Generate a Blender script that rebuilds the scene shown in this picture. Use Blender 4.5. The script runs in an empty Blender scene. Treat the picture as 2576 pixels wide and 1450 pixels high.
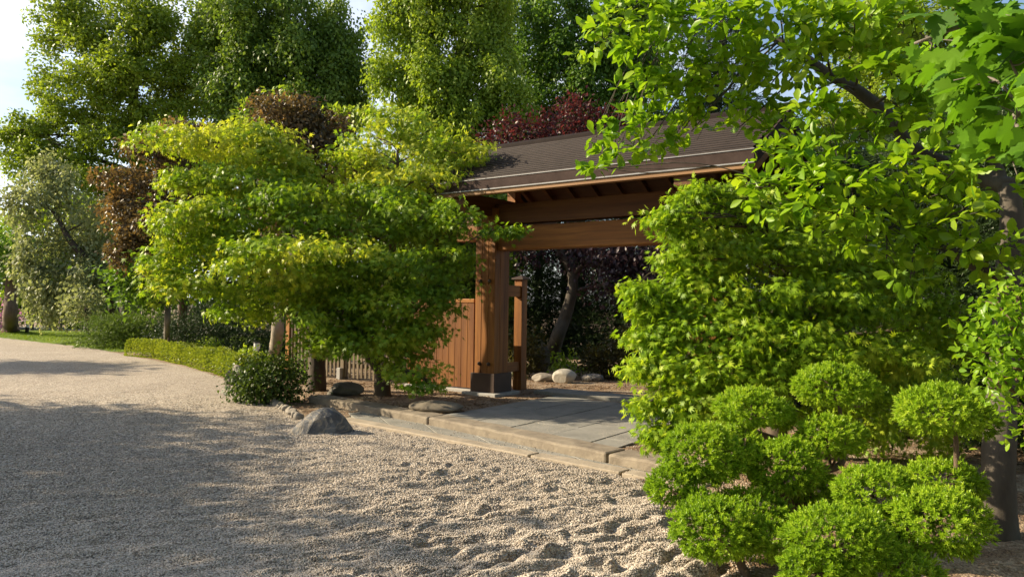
import bpy, bmesh, math, random
import numpy as np
from mathutils import Vector, Matrix

# ------------------------------------------------------------------ camera, sky, sun, exposure
sc = bpy.context.scene
COL = sc.collection
F = 1839.0                       # focal length in pixels of a 2576 wide picture
PITCH, ROLL, CAM_H = 1.43, 0.8, 1.6
cd = bpy.data.cameras.new('camera'); cam = bpy.data.objects.new('camera', cd); COL.objects.link(cam)
cd.sensor_width = 36.0; cd.lens = F / 2576 * 36.0; cd.clip_start = 0.05; cd.clip_end = 2000
CM = Matrix.Rotation(math.radians(90 + PITCH), 3, 'X') @ Matrix.Rotation(math.radians(ROLL), 3, 'Z')
cam.matrix_world = Matrix.Translation((0, 0, CAM_H)) @ CM.to_4x4()
sc.camera = cam

SUN_EL = 28.0
SUN_AZ = (-0.99, 0.13)          # horizontal direction towards the sun
wd = bpy.data.worlds.new('World'); sc.world = wd; wd.use_nodes = True
nt = wd.node_tree; nt.nodes.clear()
wo = nt.nodes.new('ShaderNodeOutputWorld'); bg = nt.nodes.new('ShaderNodeBackground')
sky = nt.nodes.new('ShaderNodeTexSky'); sky.sky_type = 'NISHITA'; sky.sun_disc = False
sky.sun_elevation = math.radians(SUN_EL); sky.sun_rotation = math.atan2(SUN_AZ[0], SUN_AZ[1])
sky.air_density = 1.0; sky.dust_density = 1.5; sky.ozone_density = 1.0
tc = nt.nodes.new('ShaderNodeTexCoord'); mp = nt.nodes.new('ShaderNodeMapping'); mp.inputs['Scale'].default_value = (1, 1, 2.2)
nz = nt.nodes.new('ShaderNodeTexNoise'); nz.inputs['Scale'].default_value = 2.6; nz.inputs['Detail'].default_value = 7; nz.inputs['Roughness'].default_value = .55
cr = nt.nodes.new('ShaderNodeValToRGB'); cr.color_ramp.elements[0].position = .50; cr.color_ramp.elements[1].position = .78
mx = nt.nodes.new('ShaderNodeMixRGB'); mx.inputs['Color2'].default_value = (6.6, 6.9, 7.4, 1)
nt.links.new(tc.outputs['Generated'], mp.inputs['Vector']); nt.links.new(mp.outputs[0], nz.inputs['Vector'])
nt.links.new(cr.outputs['Color'], mx.inputs['Fac'])
gr = nt.nodes.new('ShaderNodeVectorMath'); gr.operation = 'DOT_PRODUCT'; gr.inputs[1].default_value = Vector((-.62, .74, .28)).normalized()
gm = nt.nodes.new('ShaderNodeMapRange'); gm.inputs[1].default_value = .55; gm.inputs[2].default_value = .95; gm.inputs[3].default_value = 0; gm.inputs[4].default_value = .15
ga = nt.nodes.new('ShaderNodeMath'); ga.operation = 'ADD'
nt.links.new(tc.outputs['Generated'], gr.inputs[0]); nt.links.new(gr.outputs['Value'], gm.inputs[0]); nt.links.new(gm.outputs[0], ga.inputs[1]); nt.links.new(nz.outputs['Fac'], ga.inputs[0]); nt.links.new(ga.outputs[0], cr.inputs['Fac'])
nt.links.new(sky.outputs[0], mx.inputs['Color1']); nt.links.new(mx.outputs[0], bg.inputs['Color'])
bg.inputs['Strength'].default_value = 0.095
nt.links.new(bg.outputs[0], wo.inputs['Surface'])

sl = bpy.data.lights.new('sun', 'SUN'); sl.energy = 5.0; sl.angle = math.radians(0.5); sl.color = (1.0, .84, .60)
so = bpy.data.objects.new('sun', sl); COL.objects.link(so)
_h = Vector((SUN_AZ[0], SUN_AZ[1], 0)).normalized() * math.cos(math.radians(SUN_EL))
SUNV = Vector((_h.x, _h.y, math.sin(math.radians(SUN_EL))))
so.rotation_euler = SUNV.to_track_quat('Z', 'Y').to_euler(); so.location = (0, 0, 30)

sc.view_settings.view_transform = 'Standard'; sc.view_settings.look = 'None'
sc.view_settings.gamma = 1; sc.view_settings.exposure = 1.1
sc.cycles.max_bounces = 8; sc.cycles.diffuse_bounces = 4; sc.cycles.transmission_bounces = 4; sc.cycles.glossy_bounces = 2

# ------------------------------------------------------------------ helpers
CMn = np.array(CM)
def ray(px, py):
    return CMn @ np.array([(px - 1288) / F, -(py - 725) / F, -1.0])
def at(px, py, D):
    """world point seen at pixel (px,py) at world depth y = D"""
    d = ray(px, py); t = D / d[1]
    return np.array([d[0] * t, D, CAM_H + d[2] * t])
def gnd(px, py, z=0.0):
    d = ray(px, py); t = (z - CAM_H) / d[2]
    return np.array([d[0] * t, d[1] * t, z])
def unit(a):
    return a / np.maximum(np.linalg.norm(a, axis=-1, keepdims=True), 1e-9)
def tag(o, label=None, cat=None, group=None, kind=None):
    if label: o['label'] = label
    if cat: o['category'] = cat
    if group: o['group'] = group
    if kind: o['kind'] = kind
    return o
def empty(name, loc=(0, 0, 0), rz=0.0):
    o = bpy.data.objects.new(name, None); COL.objects.link(o); o.location = loc; o.rotation_euler = (0, 0, rz)
    o.empty_display_size = .2
    return o
def link(name, me, mat=None, parent=None, smooth=False, offset=None):
    o = bpy.data.objects.new(name, me); COL.objects.link(o)
    if mat: me.materials.append(mat)
    if parent is not None: o.parent = parent
    if smooth: me.shade_smooth()
    if offset is not None: o.location = offset
    return o
def np_mesh(name, V, counts, idx, rnd=None):
    me = bpy.data.meshes.new(name)
    me.vertices.add(len(V)); me.vertices.foreach_set('co', np.ascontiguousarray(V, dtype=np.float32).ravel())
    me.loops.add(len(idx)); me.loops.foreach_set('vertex_index', np.ascontiguousarray(idx, dtype=np.int32))
    st = np.concatenate([[0], np.cumsum(counts)[:-1]]).astype(np.int32)
    me.polygons.add(len(counts)); me.polygons.foreach_set('loop_start', st)
    if rnd is not None:
        a = me.attributes.new('rnd', 'FLOAT', 'FACE'); a.data.foreach_set('value', np.ascontiguousarray(rnd, dtype=np.float32))
    me.update(); me.validate()
    return me

class MB:
    """collects boxes, tubes and prisms, then links them as ONE mesh object"""
    def __init__(s): s.v = []; s.f = []
    def add(s, v, f):
        b = len(s.v); s.v += [tuple(map(float, p)) for p in v]; s.f += [tuple(i + b for i in q) for q in f]; return s
    def box(s, x0, x1, y0, y1, z0, z1, M=None):
        v = [(x, y, z) for z in (z0, z1) for y in (y0, y1) for x in (x0, x1)]
        if M is not None: v = [tuple(M @ Vector(p)) for p in v]
        return s.add(v, [(0, 2, 3, 1), (4, 5, 7, 6), (0, 1, 5, 4), (2, 6, 7, 3), (0, 4, 6, 2), (1, 3, 7, 5)])
    def prism(s, pts, z0, z1):
        n = len(pts)
        v = [(p[0], p[1], z0) for p in pts] + [(p[0], p[1], z1) for p in pts]
        f = [tuple(range(n - 1, -1, -1)), tuple(range(n, 2 * n))] + [(i, (i + 1) % n, n + (i + 1) % n, n + i) for i in range(n)]
        return s.add(v, f)
    def prism_x(s, prof, x0, x1):
        """profile of (y,z) extruded along x"""
        n = len(prof)
        v = [(x0, p[0], p[1]) for p in prof] + [(x1, p[0], p[1]) for p in prof]
        f = [tuple(range(n)), tuple(range(2 * n - 1, n - 1, -1))] + [(i, n + i, n + (i + 1) % n, (i + 1) % n) for i in range(n)]
        return s.add(v, f)
    def tube(s, P, R, k=8, wob=0.0, rng=None):
        P = np.asarray(P, float); n = len(P); R = np.broadcast_to(np.asarray(R, float), (n,))
        T = unit(np.gradient(P, axis=0))
        ref = np.array([0, 0, 1.0]) if abs(T[0][2]) < .9 else np.array([1.0, 0, 0])
        v = []
        for i in range(n):
            a = ref - T[i] * np.dot(ref, T[i]); a = a / max(np.linalg.norm(a), 1e-6); b = np.cross(T[i], a); ref = a
            for j in range(k):
                w = 1.0 + (rng.uniform(-wob, wob) if rng is not None and wob else 0)
                an = 2 * math.pi * j / k
                v.append(P[i] + R[i] * w * (math.cos(an) * a + math.sin(an) * b))
        f = [(i * k + j, i * k + (j + 1) % k, (i + 1) * k + (j + 1) % k, (i + 1) * k + j) for i in range(n - 1) for j in range(k)]
        f += [tuple(range(k - 1, -1, -1)), tuple(range((n - 1) * k, n * k))]
        return s.add(v, f)
    def build(s, name, mat, parent=None, smooth=False, bevel=0):
        me = bpy.data.meshes.new(name); me.from_pydata(s.v, [], s.f); me.update()
        bm = bmesh.new(); bm.from_mesh(me); bmesh.ops.recalc_face_normals(bm, faces=bm.faces); bm.to_mesh(me); bm.free()
        o = link(name, me, mat, parent, smooth)
        if bevel:
            m = o.modifiers.new('bevel', 'BEVEL'); m.width = bevel; m.segments = 2; m.limit_method = 'ANGLE'
        return o

def spline(P, n=8):
    P = np.asarray(P, float); Q = np.vstack([2 * P[0] - P[1], P, 2 * P[-1] - P[-2]]); out = []
    for i in range(len(P) - 1):
        a, b, c, d = Q[i:i + 4]
        for t in np.linspace(0, 1, n, endpoint=False):
            out.append(.5 * ((2 * b) + (c - a) * t + (2 * a - 5 * b + 4 * c - d) * t * t + (3 * b - a - 3 * c + d) * t ** 3))
    out.append(P[-1]); return np.array(out)

_lat = np.random.default_rng(5).random((256, 256))
def vnoise(x, y):
    xi = np.floor(x).astype(int); yi = np.floor(y).astype(int); fx = x - xi; fy = y - yi
    fx = fx * fx * (3 - 2 * fx); fy = fy * fy * (3 - 2 * fy)
    g = lambda a, b: _lat[a & 255, b & 255]
    return (g(xi, yi) * (1 - fx) + g(xi + 1, yi) * fx) * (1 - fy) + (g(xi, yi + 1) * (1 - fx) + g(xi + 1, yi + 1) * fx) * fy
def wave3(P, scale, seed):
    r = np.random.default_rng(seed); K = unit(r.normal(size=(6, 3))) * scale * r.uniform(.6, 1.6, (6, 1)); ph = r.uniform(0, 6.28, 6)
    return np.sin(P @ K.T + ph).sum(1) / 6

# ------------------------------------------------------------------ materials
def newmat(name):
    m = bpy.data.materials.new(name); m.use_nodes = True; t = m.node_tree; t.nodes.clear()
    o = t.nodes.new('ShaderNodeOutputMaterial'); p = t.nodes.new('ShaderNodeBsdfPrincipled'); t.links.new(p.outputs[0], o.inputs[0])
    return m, t, p, o
def N(t, kind, **kw):
    n = t.nodes.new('ShaderNode' + kind)
    for k, v in kw.items():
        if k in n.inputs: n.inputs[k].default_value = v
        else: setattr(n, k, v)
    return n
def ramp(t, fac, stops):
    r = t.nodes.new('ShaderNodeValToRGB'); e = r.color_ramp.elements
    while len(e) < len(stops): e.new(.5)
    for i, (p, c) in enumerate(stops): e[i].position = p; e[i].color = (*c, 1)
    t.links.new(fac, r.inputs['Fac']); return r.outputs['Color']
def objco(t, scale=(1, 1, 1)):
    c = t.nodes.new('ShaderNodeTexCoord'); m = t.nodes.new('ShaderNodeMapping'); m.inputs['Scale'].default_value = scale
    t.links.new(c.outputs['Object'], m.inputs['Vector']); return m.outputs[0]
def bump(t, p, h, strength=.4, dist=.02):
    b = t.nodes.new('ShaderNodeBump'); b.inputs['Strength'].default_value = strength; b.inputs['Distance'].default_value = dist
    t.links.new(h, b.inputs['Height']); t.links.new(b.outputs[0], p.inputs['Normal'])
def leafmat(name, c0, c1, c2, trans=.45, rough=.45, tint=(1.25, 1.2, .55), spec=.3):
    m, t, p, o = newmat(name)
    a = N(t, 'Attribute', attribute_name='rnd')
    nz = N(t, 'TexNoise', Scale=.9, Detail=2.0); t.links.new(objco(t), nz.inputs['Vector'])
    ad = N(t, 'Math', operation='ADD'); ml = N(t, 'Math', operation='MULTIPLY'); ml.inputs[1].default_value = .75
    t.links.new(a.outputs['Fac'], ml.inputs[0]); t.links.new(ml.outputs[0], ad.inputs[0])
    m2 = N(t, 'MapRange'); m2.inputs[1].default_value = .3; m2.inputs[2].default_value = .7; m2.inputs[3].default_value = -.1; m2.inputs[4].default_value = .35
    t.links.new(nz.outputs['Fac'], m2.inputs[0]); t.links.new(m2.outputs[0], ad.inputs[1])
    c = ramp(t, ad.outputs[0], [(.05, c0), (.5, c1), (.95, c2)])
    t.links.new(c, p.inputs['Base Color']); p.inputs['Roughness'].default_value = rough; p.inputs['Specular IOR Level'].default_value = spec
    tr = N(t, 'BsdfTranslucent'); tm = N(t, 'MixRGB', blend_type='MULTIPLY'); tm.inputs['Fac'].default_value = 1; tm.inputs['Color2'].default_value = (*tint, 1)
    t.links.new(c, tm.inputs['Color1']); t.links.new(tm.outputs[0], tr.inputs['Color'])
    mi = N(t, 'MixShader'); mi.inputs[0].default_value = trans
    t.links.new(p.outputs[0], mi.inputs[1]); t.links.new(tr.outputs[0], mi.inputs[2]); t.links.new(mi.outputs[0], o.inputs[0])
    return m
def barkmat(name, c0, c1, scale=(14, 14, 2.5), b=.8):
    m, t, p, o = newmat(name)
    nz = N(t, 'TexNoise', Scale=1.0, Detail=6.0, Roughness=.65); t.links.new(objco(t, scale), nz.inputs['Vector'])
    n2 = N(t, 'TexNoise', Scale=2.2, Detail=3.0); t.links.new(objco(t), n2.inputs['Vector'])
    ad = N(t, 'MixRGB', blend_type='MIX'); ad.inputs['Fac'].default_value = .4
    t.links.new(nz.outputs['Fac'], ad.inputs['Color1']); t.links.new(n2.outputs['Fac'], ad.inputs['Color2'])
    t.links.new(ramp(t, ad.outputs[0], [(.35, c0), (.65, c1)]), p.inputs['Base Color']); p.inputs['Roughness'].default_value = .9
    bump(t, p, nz.outputs['Fac'], b, .02); return m
def woodmat(name, dark, mid, light, axis='Z', rough=.55):
    m, t, p, o = newmat(name)
    s = {'X': (1.2, 22, 22), 'Y': (22, 1.2, 22), 'Z': (22, 22, 1.2)}[axis]
    nz = N(t, 'TexNoise', Scale=1.0, Detail=5.0, Roughness=.6, Distortion=.6); t.links.new(objco(t, s), nz.inputs['Vector'])
    s2 = {'X': (.5, 5, 5), 'Y': (5, .5, 5), 'Z': (5, 5, .5)}[axis]
    n2 = N(t, 'TexNoise', Scale=1.0, Detail=3.0); t.links.new(objco(t, s2), n2.inputs['Vector'])
    mi = N(t, 'MixRGB'); mi.inputs['Fac'].default_value = .5
    t.links.new(nz.outputs['Fac'], mi.inputs['Color1']); t.links.new(n2.outputs['Fac'], mi.inputs['Color2'])
    t.links.new(ramp(t, mi.outputs[0], [(.32, dark), (.5, mid), (.68, light)]), p.inputs['Base Color'])
    p.inputs['Roughness'].default_value = rough; p.inputs['Specular IOR Level'].default_value = .3
    bump(t, p, nz.outputs['Fac'], .35, .006); return m
def stonemat(name, c0, c1, c2, scale=4.0, b=.6, vein=None, speck=False):
    m, t, p, o = newmat(name)
    co = objco(t)
    nz = N(t, 'TexNoise', Scale=scale, Detail=9.0, Roughness=.65, Distortion=.3); t.links.new(co, nz.inputs['Vector'])
    col = ramp(t, nz.outputs['Fac'], [(.3, c0), (.5, c1), (.72, c2)])
    if vein:
        wv = N(t, 'TexNoise', Scale=2.4, Detail=3.0, Distortion=2.2); t.links.new(co, wv.inputs['Vector'])
        vm = ramp(t, wv.outputs['Fac'], [(.44, (0, 0, 0)), (.47, (1, 1, 1)), (.50, (1, 1, 1)), (.52, (0, 0, 0))])
        mi = N(t, 'MixRGB'); t.links.new(vm, mi.inputs['Fac']); t.links.new(col, mi.inputs['Color1']); mi.inputs['Color2'].default_value = (*vein, 1); col = mi.outputs[0]
    if speck:
        vo = N(t, 'TexVoronoi', Scale=42.0); t.links.new(co, vo.inputs['Vector'])
        n3 = N(t, 'TexNoise', Scale=1.7, Detail=4.0); t.links.new(co, n3.inputs['Vector'])
        th = N(t, 'Math', operation='LESS_THAN'); th.inputs[1].default_value = .23; t.links.new(vo.outputs['Distance'], th.inputs[0])
        t2 = N(t, 'Math', operation='GREATER_THAN'); t2.inputs[1].default_value = .5; t.links.new(n3.outputs['Fac'], t2.inputs[0])
        mm = N(t, 'Math', operation='MULTIPLY'); t.links.new(th.outputs[0], mm.inputs[0]); t.links.new(t2.outputs[0], mm.inputs[1])
        mi = N(t, 'MixRGB'); t.links.new(mm.outputs[0], mi.inputs['Fac']); t.links.new(col, mi.inputs['Color1']); mi.inputs['Color2'].default_value = (.42, .36, .28, 1); col = mi.outputs[0]
    t.links.new(col, p.inputs['Base Color']); p.inputs['Roughness'].default_value = .85
    bump(t, p, nz.outputs['Fac'], b, .03); return m
def plain(name, c, rough=.5, metal=0.0, spec=.4):
    m, t, p, o = newmat(name)
    nz = N(t, 'TexNoise', Scale=6.0, Detail=5.0); t.links.new(objco(t), nz.inputs['Vector'])
    t.links.new(ramp(t, nz.outputs['Fac'], [(.3, tuple(x * .8 for x in c)), (.7, tuple(min(1, x * 1.15) for x in c))]), p.inputs['Base Color'])
    p.inputs['Roughness'].default_value = rough; p.inputs['Metallic'].default_value = metal; p.inputs['Specular IOR Level'].default_value = spec
    return m

def gravelmat(name, cols, cell, mix=None, bstr=1.0):
    m, t, p, o = newmat(name)
    co = objco(t)
    v = N(t, 'TexVoronoi', Scale=cell, Randomness=1.0); t.links.new(co, v.inputs['Vector'])
    sp = N(t, 'SeparateColor'); t.links.new(v.outputs['Color'], sp.inputs[0])
    c = ramp(t, sp.outputs[0], cols)
    nz = N(t, 'TexNoise', Scale=.7, Detail=5.0); t.links.new(co, nz.inputs['Vector'])
    v2 = N(t, 'TexVoronoi', Scale=cell * 2.3); t.links.new(co, v2.inputs['Vector'])
    mu = N(t, 'MixRGB', blend_type='MULTIPLY'); mu.inputs['Fac'].default_value = .5
    t.links.new(c, mu.inputs['Color1']); t.links.new(ramp(t, nz.outputs['Fac'], [(.3, (.72, .70, .68)), (.7, (1, 1, 1))]), mu.inputs['Color2'])
    col = mu.outputs[0]
    if mix:
        n2 = N(t, 'TexNoise', Scale=2.3, Detail=6.0, Roughness=.7); t.links.new(co, n2.inputs['Vector'])
        mk = ramp(t, n2.outputs['Fac'], [(.42, (0, 0, 0)), (.58, (1, 1, 1))])
        mi = N(t, 'MixRGB'); t.links.new(mk, mi.inputs['Fac']); t.links.new(col, mi.inputs['Color1'])
        sc2 = N(t, 'SeparateColor'); t.links.new(v2.outputs['Color'], sc2.inputs[0])
        t.links.new(ramp(t, sc2.outputs[0], mix), mi.inputs['Color2']); col = mi.outputs[0]
    t.links.new(col, p.inputs['Base Color']); p.inputs['Roughness'].default_value = .9; p.inputs['Specular IOR Level'].default_value = .2
    ad = N(t, 'Math', operation='MULTIPLY_ADD'); ad.inputs[1].default_value = -1.0
    t.links.new(v.outputs['Distance'], ad.inputs[0])
    s2 = N(t, 'Math', operation='MULTIPLY'); s2.inputs[1].default_value = .35; t.links.new(sp.outputs[1], s2.inputs[0]); t.links.new(s2.outputs[0], ad.inputs[2])
    bump(t, p, ad.outputs[0], bstr, .011); return m

M_gravel = gravelmat('pea_gravel', [(.0, (.16, .13, .105)), (.2, (.33, .275, .215)), (.6, (.46, .395, .315)), (.85, (.56, .50, .42)), (1, (.2, .185, .175))], 60, None, 1.0)
M_bed = gravelmat('bed_gravel', [(.0, (.16, .11, .07)), (.4, (.34, .26, .18)), (.8, (.46, .37, .27)), (1, (.2, .15, .1))], 55,
                  mix=[(.0, (.07, .045, .03)), (.5, (.16, .10, .06)), (1, (.30, .20, .12))])
M_lawn = gravelmat('lawn_soil', [(0, (.06, .10, .015)), (.5, (.11, .18, .02)), (1, (.16, .24, .03))], 30)
M_slab = stonemat('paving_slab', (.155, .15, .13), (.20, .193, .168), (.26, .25, .22), 3.0, .35, speck=True)
M_kerb = stonemat('kerb_sandstone', (.13, .105, .075), (.20, .165, .12), (.28, .235, .17), 5.0, .6)
M_border = stonemat('border_sandstone', (.22, .18, .13), (.30, .25, .185), (.37, .315, .24), 4.0, .5)
M_rock = stonemat('veined_rock', (.05, .052, .058), (.10, .102, .105), (.22, .215, .20), 7, 1.6, vein=(.24, .21, .17))
M_rockd = stonemat('dark_rock', (.05, .045, .035), (.09, .08, .06), (.16, .14, .10), 5, .9)
M_rockb = stonemat('brown_rock', (.085, .07, .05), (.14, .115, .08), (.2, .17, .12), 5, .7)
M_white = stonemat('pale_boulder', (.26, .24, .2), (.40, .37, .31), (.48, .45, .39), 4, .6)
M_cob = stonemat('cobble', (.16, .14, .11), (.24, .21, .17), (.32, .29, .24), 7, .6)
M_con = stonemat('concrete', (.26, .25, .23), (.33, .32, .30), (.40, .39, .36), 5, .4)
W = ((.085, .029, .005), (.215, .082, .013), (.35, .15, .028))
M_woodZ = woodmat('cedar_vertical', *W, 'Z'); M_woodX = woodmat('cedar_along', *W, 'X'); M_woodY = woodmat('cedar_across', *W, 'Y')
W2 = ((.07, .024, .005), (.155, .056, .011), (.24, .10, .021))
M_darkX = woodmat('cedar_shaded', (.05, .018, .005), (.10, .038, .010), (.15, .065, .018), 'X')  # darker copy of the cedar, under-roof shade put into its colour
M_darkY = woodmat('cedar_shaded_across', (.05, .018, .005), (.10, .038, .010), (.15, .065, .018), 'Y')  # shade painted into the cedar here too, grain across
M_boardZ = woodmat('board_stained', *W2, 'Z')
M_eave = woodmat('eave_timber', (.15, .075, .03), (.26, .14, .06), (.34, .20, .095), 'X')
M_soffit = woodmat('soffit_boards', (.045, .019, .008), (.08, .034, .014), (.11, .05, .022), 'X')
M_picket = woodmat('weathered_picket', (.07, .05, .03), (.14, .105, .065), (.22, .175, .115), 'Z', .8)
M_roof = plain('brown_sheet_roof', (.018, .0125, .0105), .8, spec=.1)
M_edge = plain('glint_sheet_edge', (.048, .036, .031), .65, spec=.2)  # paler tone paints the sky glint along the roof course edges
M_fascia = plain('brown_fascia', (.055, .039, .034), .85, spec=.05)
M_drip = plain('zinc_drip_edge', (.26, .26, .26), .5, .3)
M_sleeve = plain('dark_metal_sleeve', (.055, .033, .024), .55, .2)
M_bolt = plain('bolt_metal', (.10, .075, .06), .35, .7)
M_black = plain('black_metal', (.02, .02, .02), .5); M_glass = plain('opal_glass', (.78, .76, .70), .25)
M_rope = plain('pale_rope', (.42, .38, .32), .8); M_postw = plain('grey_post', (.12, .10, .08), .9)
B_dark = barkmat('bark_dark', (.030, .022, .015), (.085, .065, .045))
B_grey = barkmat('bark_grey', (.11, .095, .075), (.22, .195, .16), (9, 9, 3), .5)
B_pale = barkmat('bark_pale', (.20, .165, .12), (.36, .31, .24), (5, 5, 2), .35)
B_brown = barkmat('bark_brown', (.08, .052, .032), (.17, .115, .075))
B_mag = barkmat('bark_magnolia', (.045, .036, .027), (.10, .085, .065), (9, 9, 3), .5)
B_maple = barkmat('bark_maple', (.05, .035, .022), (.12, .09, .06), (6, 6, 3), .5)

def pebmat():
    m, t, p, o = newmat('pebble'); a = N(t, 'Attribute', attribute_name='rnd')
    t.links.new(ramp(t, a.outputs['Fac'], [(0, (.15, .125, .105)), (.2, (.32, .27, .21)), (.6, (.47, .40, .32)), (.88, (.60, .54, .46)), (1, (.22, .2, .19))]), p.inputs['Base Color']); p.inputs['Roughness'].default_value = .8; p.inputs['Specular IOR Level'].default_value = .2
    return m
M_peb = pebmat()
L_maple = leafmat('maple_leaf', (0.09, 0.19, 0.014), (0.22, 0.355, 0.022), (0.5, 0.54, 0.06), 0.45)
L_maple2 = leafmat('fresh_maple_leaf', (0.12, 0.24, 0.014), (0.25, 0.41, 0.02), (0.47, 0.56, 0.045), 0.45)
L_magno = leafmat('magnolia_leaf', (0.11, 0.24, 0.012), (0.22, 0.38, 0.018), (0.36, 0.49, 0.035), 0.5, .35)
L_norway = leafmat('big_maple_leaf', (.06, .15, .012), (.11, .25, .016), (.20, .36, .025), .5, .55, spec=.12)
L_oak = leafmat('oak_leaf', (0.11, 0.17, 0.018), (0.2, 0.29, 0.026), (0.32, 0.4, 0.05), 0.42)
L_dark = leafmat('dark_leaf', (0.08, 0.145, 0.022), (0.135, 0.22, 0.03), (0.21, 0.3, 0.045), 0.4)
L_fresh = leafmat('hornbeam_leaf', (0.13, 0.22, 0.02), (0.24, 0.34, 0.035), (0.36, 0.46, 0.06), 0.45)
L_mid = leafmat('mid_leaf', (0.065, 0.14, 0.018), (0.11, 0.21, 0.025), (0.17, 0.28, 0.035), 0.42)
L_plum = leafmat('plum_leaf', (.065, .055, .03), (.13, .10, .045), (.31, .20, .075), .38, .4, (1.15, 1.0, .6))
L_purple = leafmat('purple_leaf', (.028, .018, .02), (.05, .03, .035), (.085, .05, .05), .3, .4, (1.2, .8, .9))
L_red = leafmat('red_plum_leaf', (.035, .014, .016), (.075, .026, .028), (.14, .05, .045), .4, .4, (1.4, .75, .7))
L_silver = leafmat('silver_leaf', (0.17, 0.2, 0.09), (0.26, 0.295, 0.13), (0.4, 0.42, 0.21), 0.42, .55, (1.1, 1.1, .7))
L_conif = leafmat('conifer_needle', (.018, .038, .014), (.032, .06, .018), (.055, .095, .025), .2)
L_jun = leafmat('juniper_needle', (.06, .11, .018), (.11, .18, .026), (.18, .26, .04), .3)
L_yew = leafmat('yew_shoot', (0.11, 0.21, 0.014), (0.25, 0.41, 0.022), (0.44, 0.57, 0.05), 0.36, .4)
L_hedge = leafmat('hedge_leaf', (0.11, 0.16, 0.02), (0.2, 0.26, 0.03), (0.32, 0.37, 0.05), 0.4)
L_shrub = leafmat('shrub_leaf', (.035, .07, .014), (.065, .11, .02), (.12, .18, .03), .35)
L_azal = leafmat('azalea_leaf', (.05, .05, .02), (.075, .07, .022), (.14, .13, .03), .35)
L_grass = leafmat('grass_blade', (.08, .14, .012), (.15, .23, .02), (.24, .32, .03), .45)
L_pink = leafmat('pink_petal', (.4, .16, .26), (.5, .26, .4), (.62, .45, .52), .3, .5, (1.1, .9, 1))
L_violet = leafmat('violet_petal', (.10, .06, .16), (.2, .14, .3), (.3, .24, .4), .3, .5, (1.1, .9, 1.1))
L_litter = leafmat('leaf_litter', (.07, .04, .02), (.2, .12, .055), (.36, .25, .13), .1, .8, (1, 1, 1))

# ------------------------------------------------------------------ leaf templates (y = along the leaf, z = leaf normal)
T_quad = ([(0, 0, 0), (-.3, .45, .07), (0, 1, 0), (.3, .45, .07)], [(0, 3, 2), (0, 2, 1)])
T_oval = ([(0, 0, 0), (0, .5, -.03), (0, 1, -.12), (-.2, .3, .06), (-.27, .62, .04), (-.13, .9, -.05), (.2, .3, .06), (.27, .62, .04), (.13, .9, -.05)],
          [(0, 1, 4, 3), (1, 2, 5, 4), (1, 0, 6, 7), (2, 1, 7, 8)])
def _star(angs, lens, w):
    V = [(0, .12, 0)]; Fc = []
    for a, l in zip(angs, lens):
        a = math.radians(a); d = (math.sin(a), math.cos(a)); n = (d[1], -d[0]); b = len(V)
        V += [(d[0] * l * .42 - n[0] * w * l, .12 + d[1] * l * .42 - n[1] * w * l, .03), (d[0] * l, .12 + d[1] * l, -.12 * l), (d[0] * l * .42 + n[0] * w * l, .12 + d[1] * l * .42 + n[1] * w * l, .03)]
        Fc.append((0, b, b + 1, b + 2))
    return V, Fc
T_maple = _star((-105, -62, -28, 0, 28, 62, 105), (.35, .6, .82, .95, .82, .6, .35), .105)
T_maple5 = _star((-75, -36, 0, 36, 75), (.55, .82, .95, .82, .55), .13)
def _bigleaf():
    half = [(0.00, .10), (.10, .00), (.30, -.06), (.28, .06), (.46, .12), (.40, .22), (.60, .36), (.46, .42), (.50, .56), (.34, .52), (.22, .50), (.26, .70), (.15, .78), (.17, .90), (.06, .94), (0, 1.06)]
    V = [(0, .3, .02)]; R = [(x, y, .10 * abs(x) - .25 * (x * x + (y - .3) ** 2)) for x, y in half]
    L = [(-x, y, z) for x, y, z in R[1:-1]]
    V += R + L[::-1]; n = len(V) - 1
    return V, [(0, 1 + i, 1 + (i + 1) % n) for i in range(n)]
T_big = _bigleaf()
def _sprig(n=11, spread=52, w=.045):
    V = []; Fc = []
    for i in range(n):
        az = i * 2.4; u = i / (n - 1); el = math.radians(spread * (1 - u * .75)); y0 = .05 + .45 * u; l = .52
        d = np.array([math.sin(el) * math.cos(az), math.cos(el), math.sin(el) * math.sin(az)]); s = np.array([-math.sin(az), 0, math.cos(az)])
        b = len(V); p = np.array([0, y0, 0])
        V += [tuple(p - s * w), tuple(p + d * l), tuple(p + s * w)]; Fc.append((b, b + 1, b + 2))
    return V, Fc
T_sprig = _sprig(9, 68, .12)
T_needle = _sprig(7, 40, .05)
T_blade = ([(-.05, 0, 0), (.05, 0, 0), (.03, .55, .06), (0, 1, .22)], [(0, 1, 2), (0, 2, 3)])

def scatter(name, tmpl, P, T, Nn, S, mat, parent=None, seed=0, rnd=None):
    tv = np.array(tmpl[0], float); fc = tmpl[1]; k = len(tv); n = len(P)
    T = unit(T); B = unit(np.cross(T, Nn)); Nn = np.cross(B, T)
    S = np.broadcast_to(np.asarray(S, float), (n,))[:, None, None]
    V = (P[:, None, :] + S * (tv[None, :, 0:1] * B[:, None] + tv[None, :, 1:2] * T[:, None] + tv[None, :, 2:3] * Nn[:, None])).reshape(-1, 3)
    idx = np.concatenate([np.array(f) for f in fc]); cnt = np.array([len(f) for f in fc])
    I = (np.arange(n)[:, None] * k + idx[None]).ravel()
    r = np.random.default_rng(seed)
    if rnd is None: rnd = r.random(n)
    return link(name, np_mesh(name, V, np.tile(cnt, n), I, np.repeat(rnd, len(fc))), mat, parent)

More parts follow.
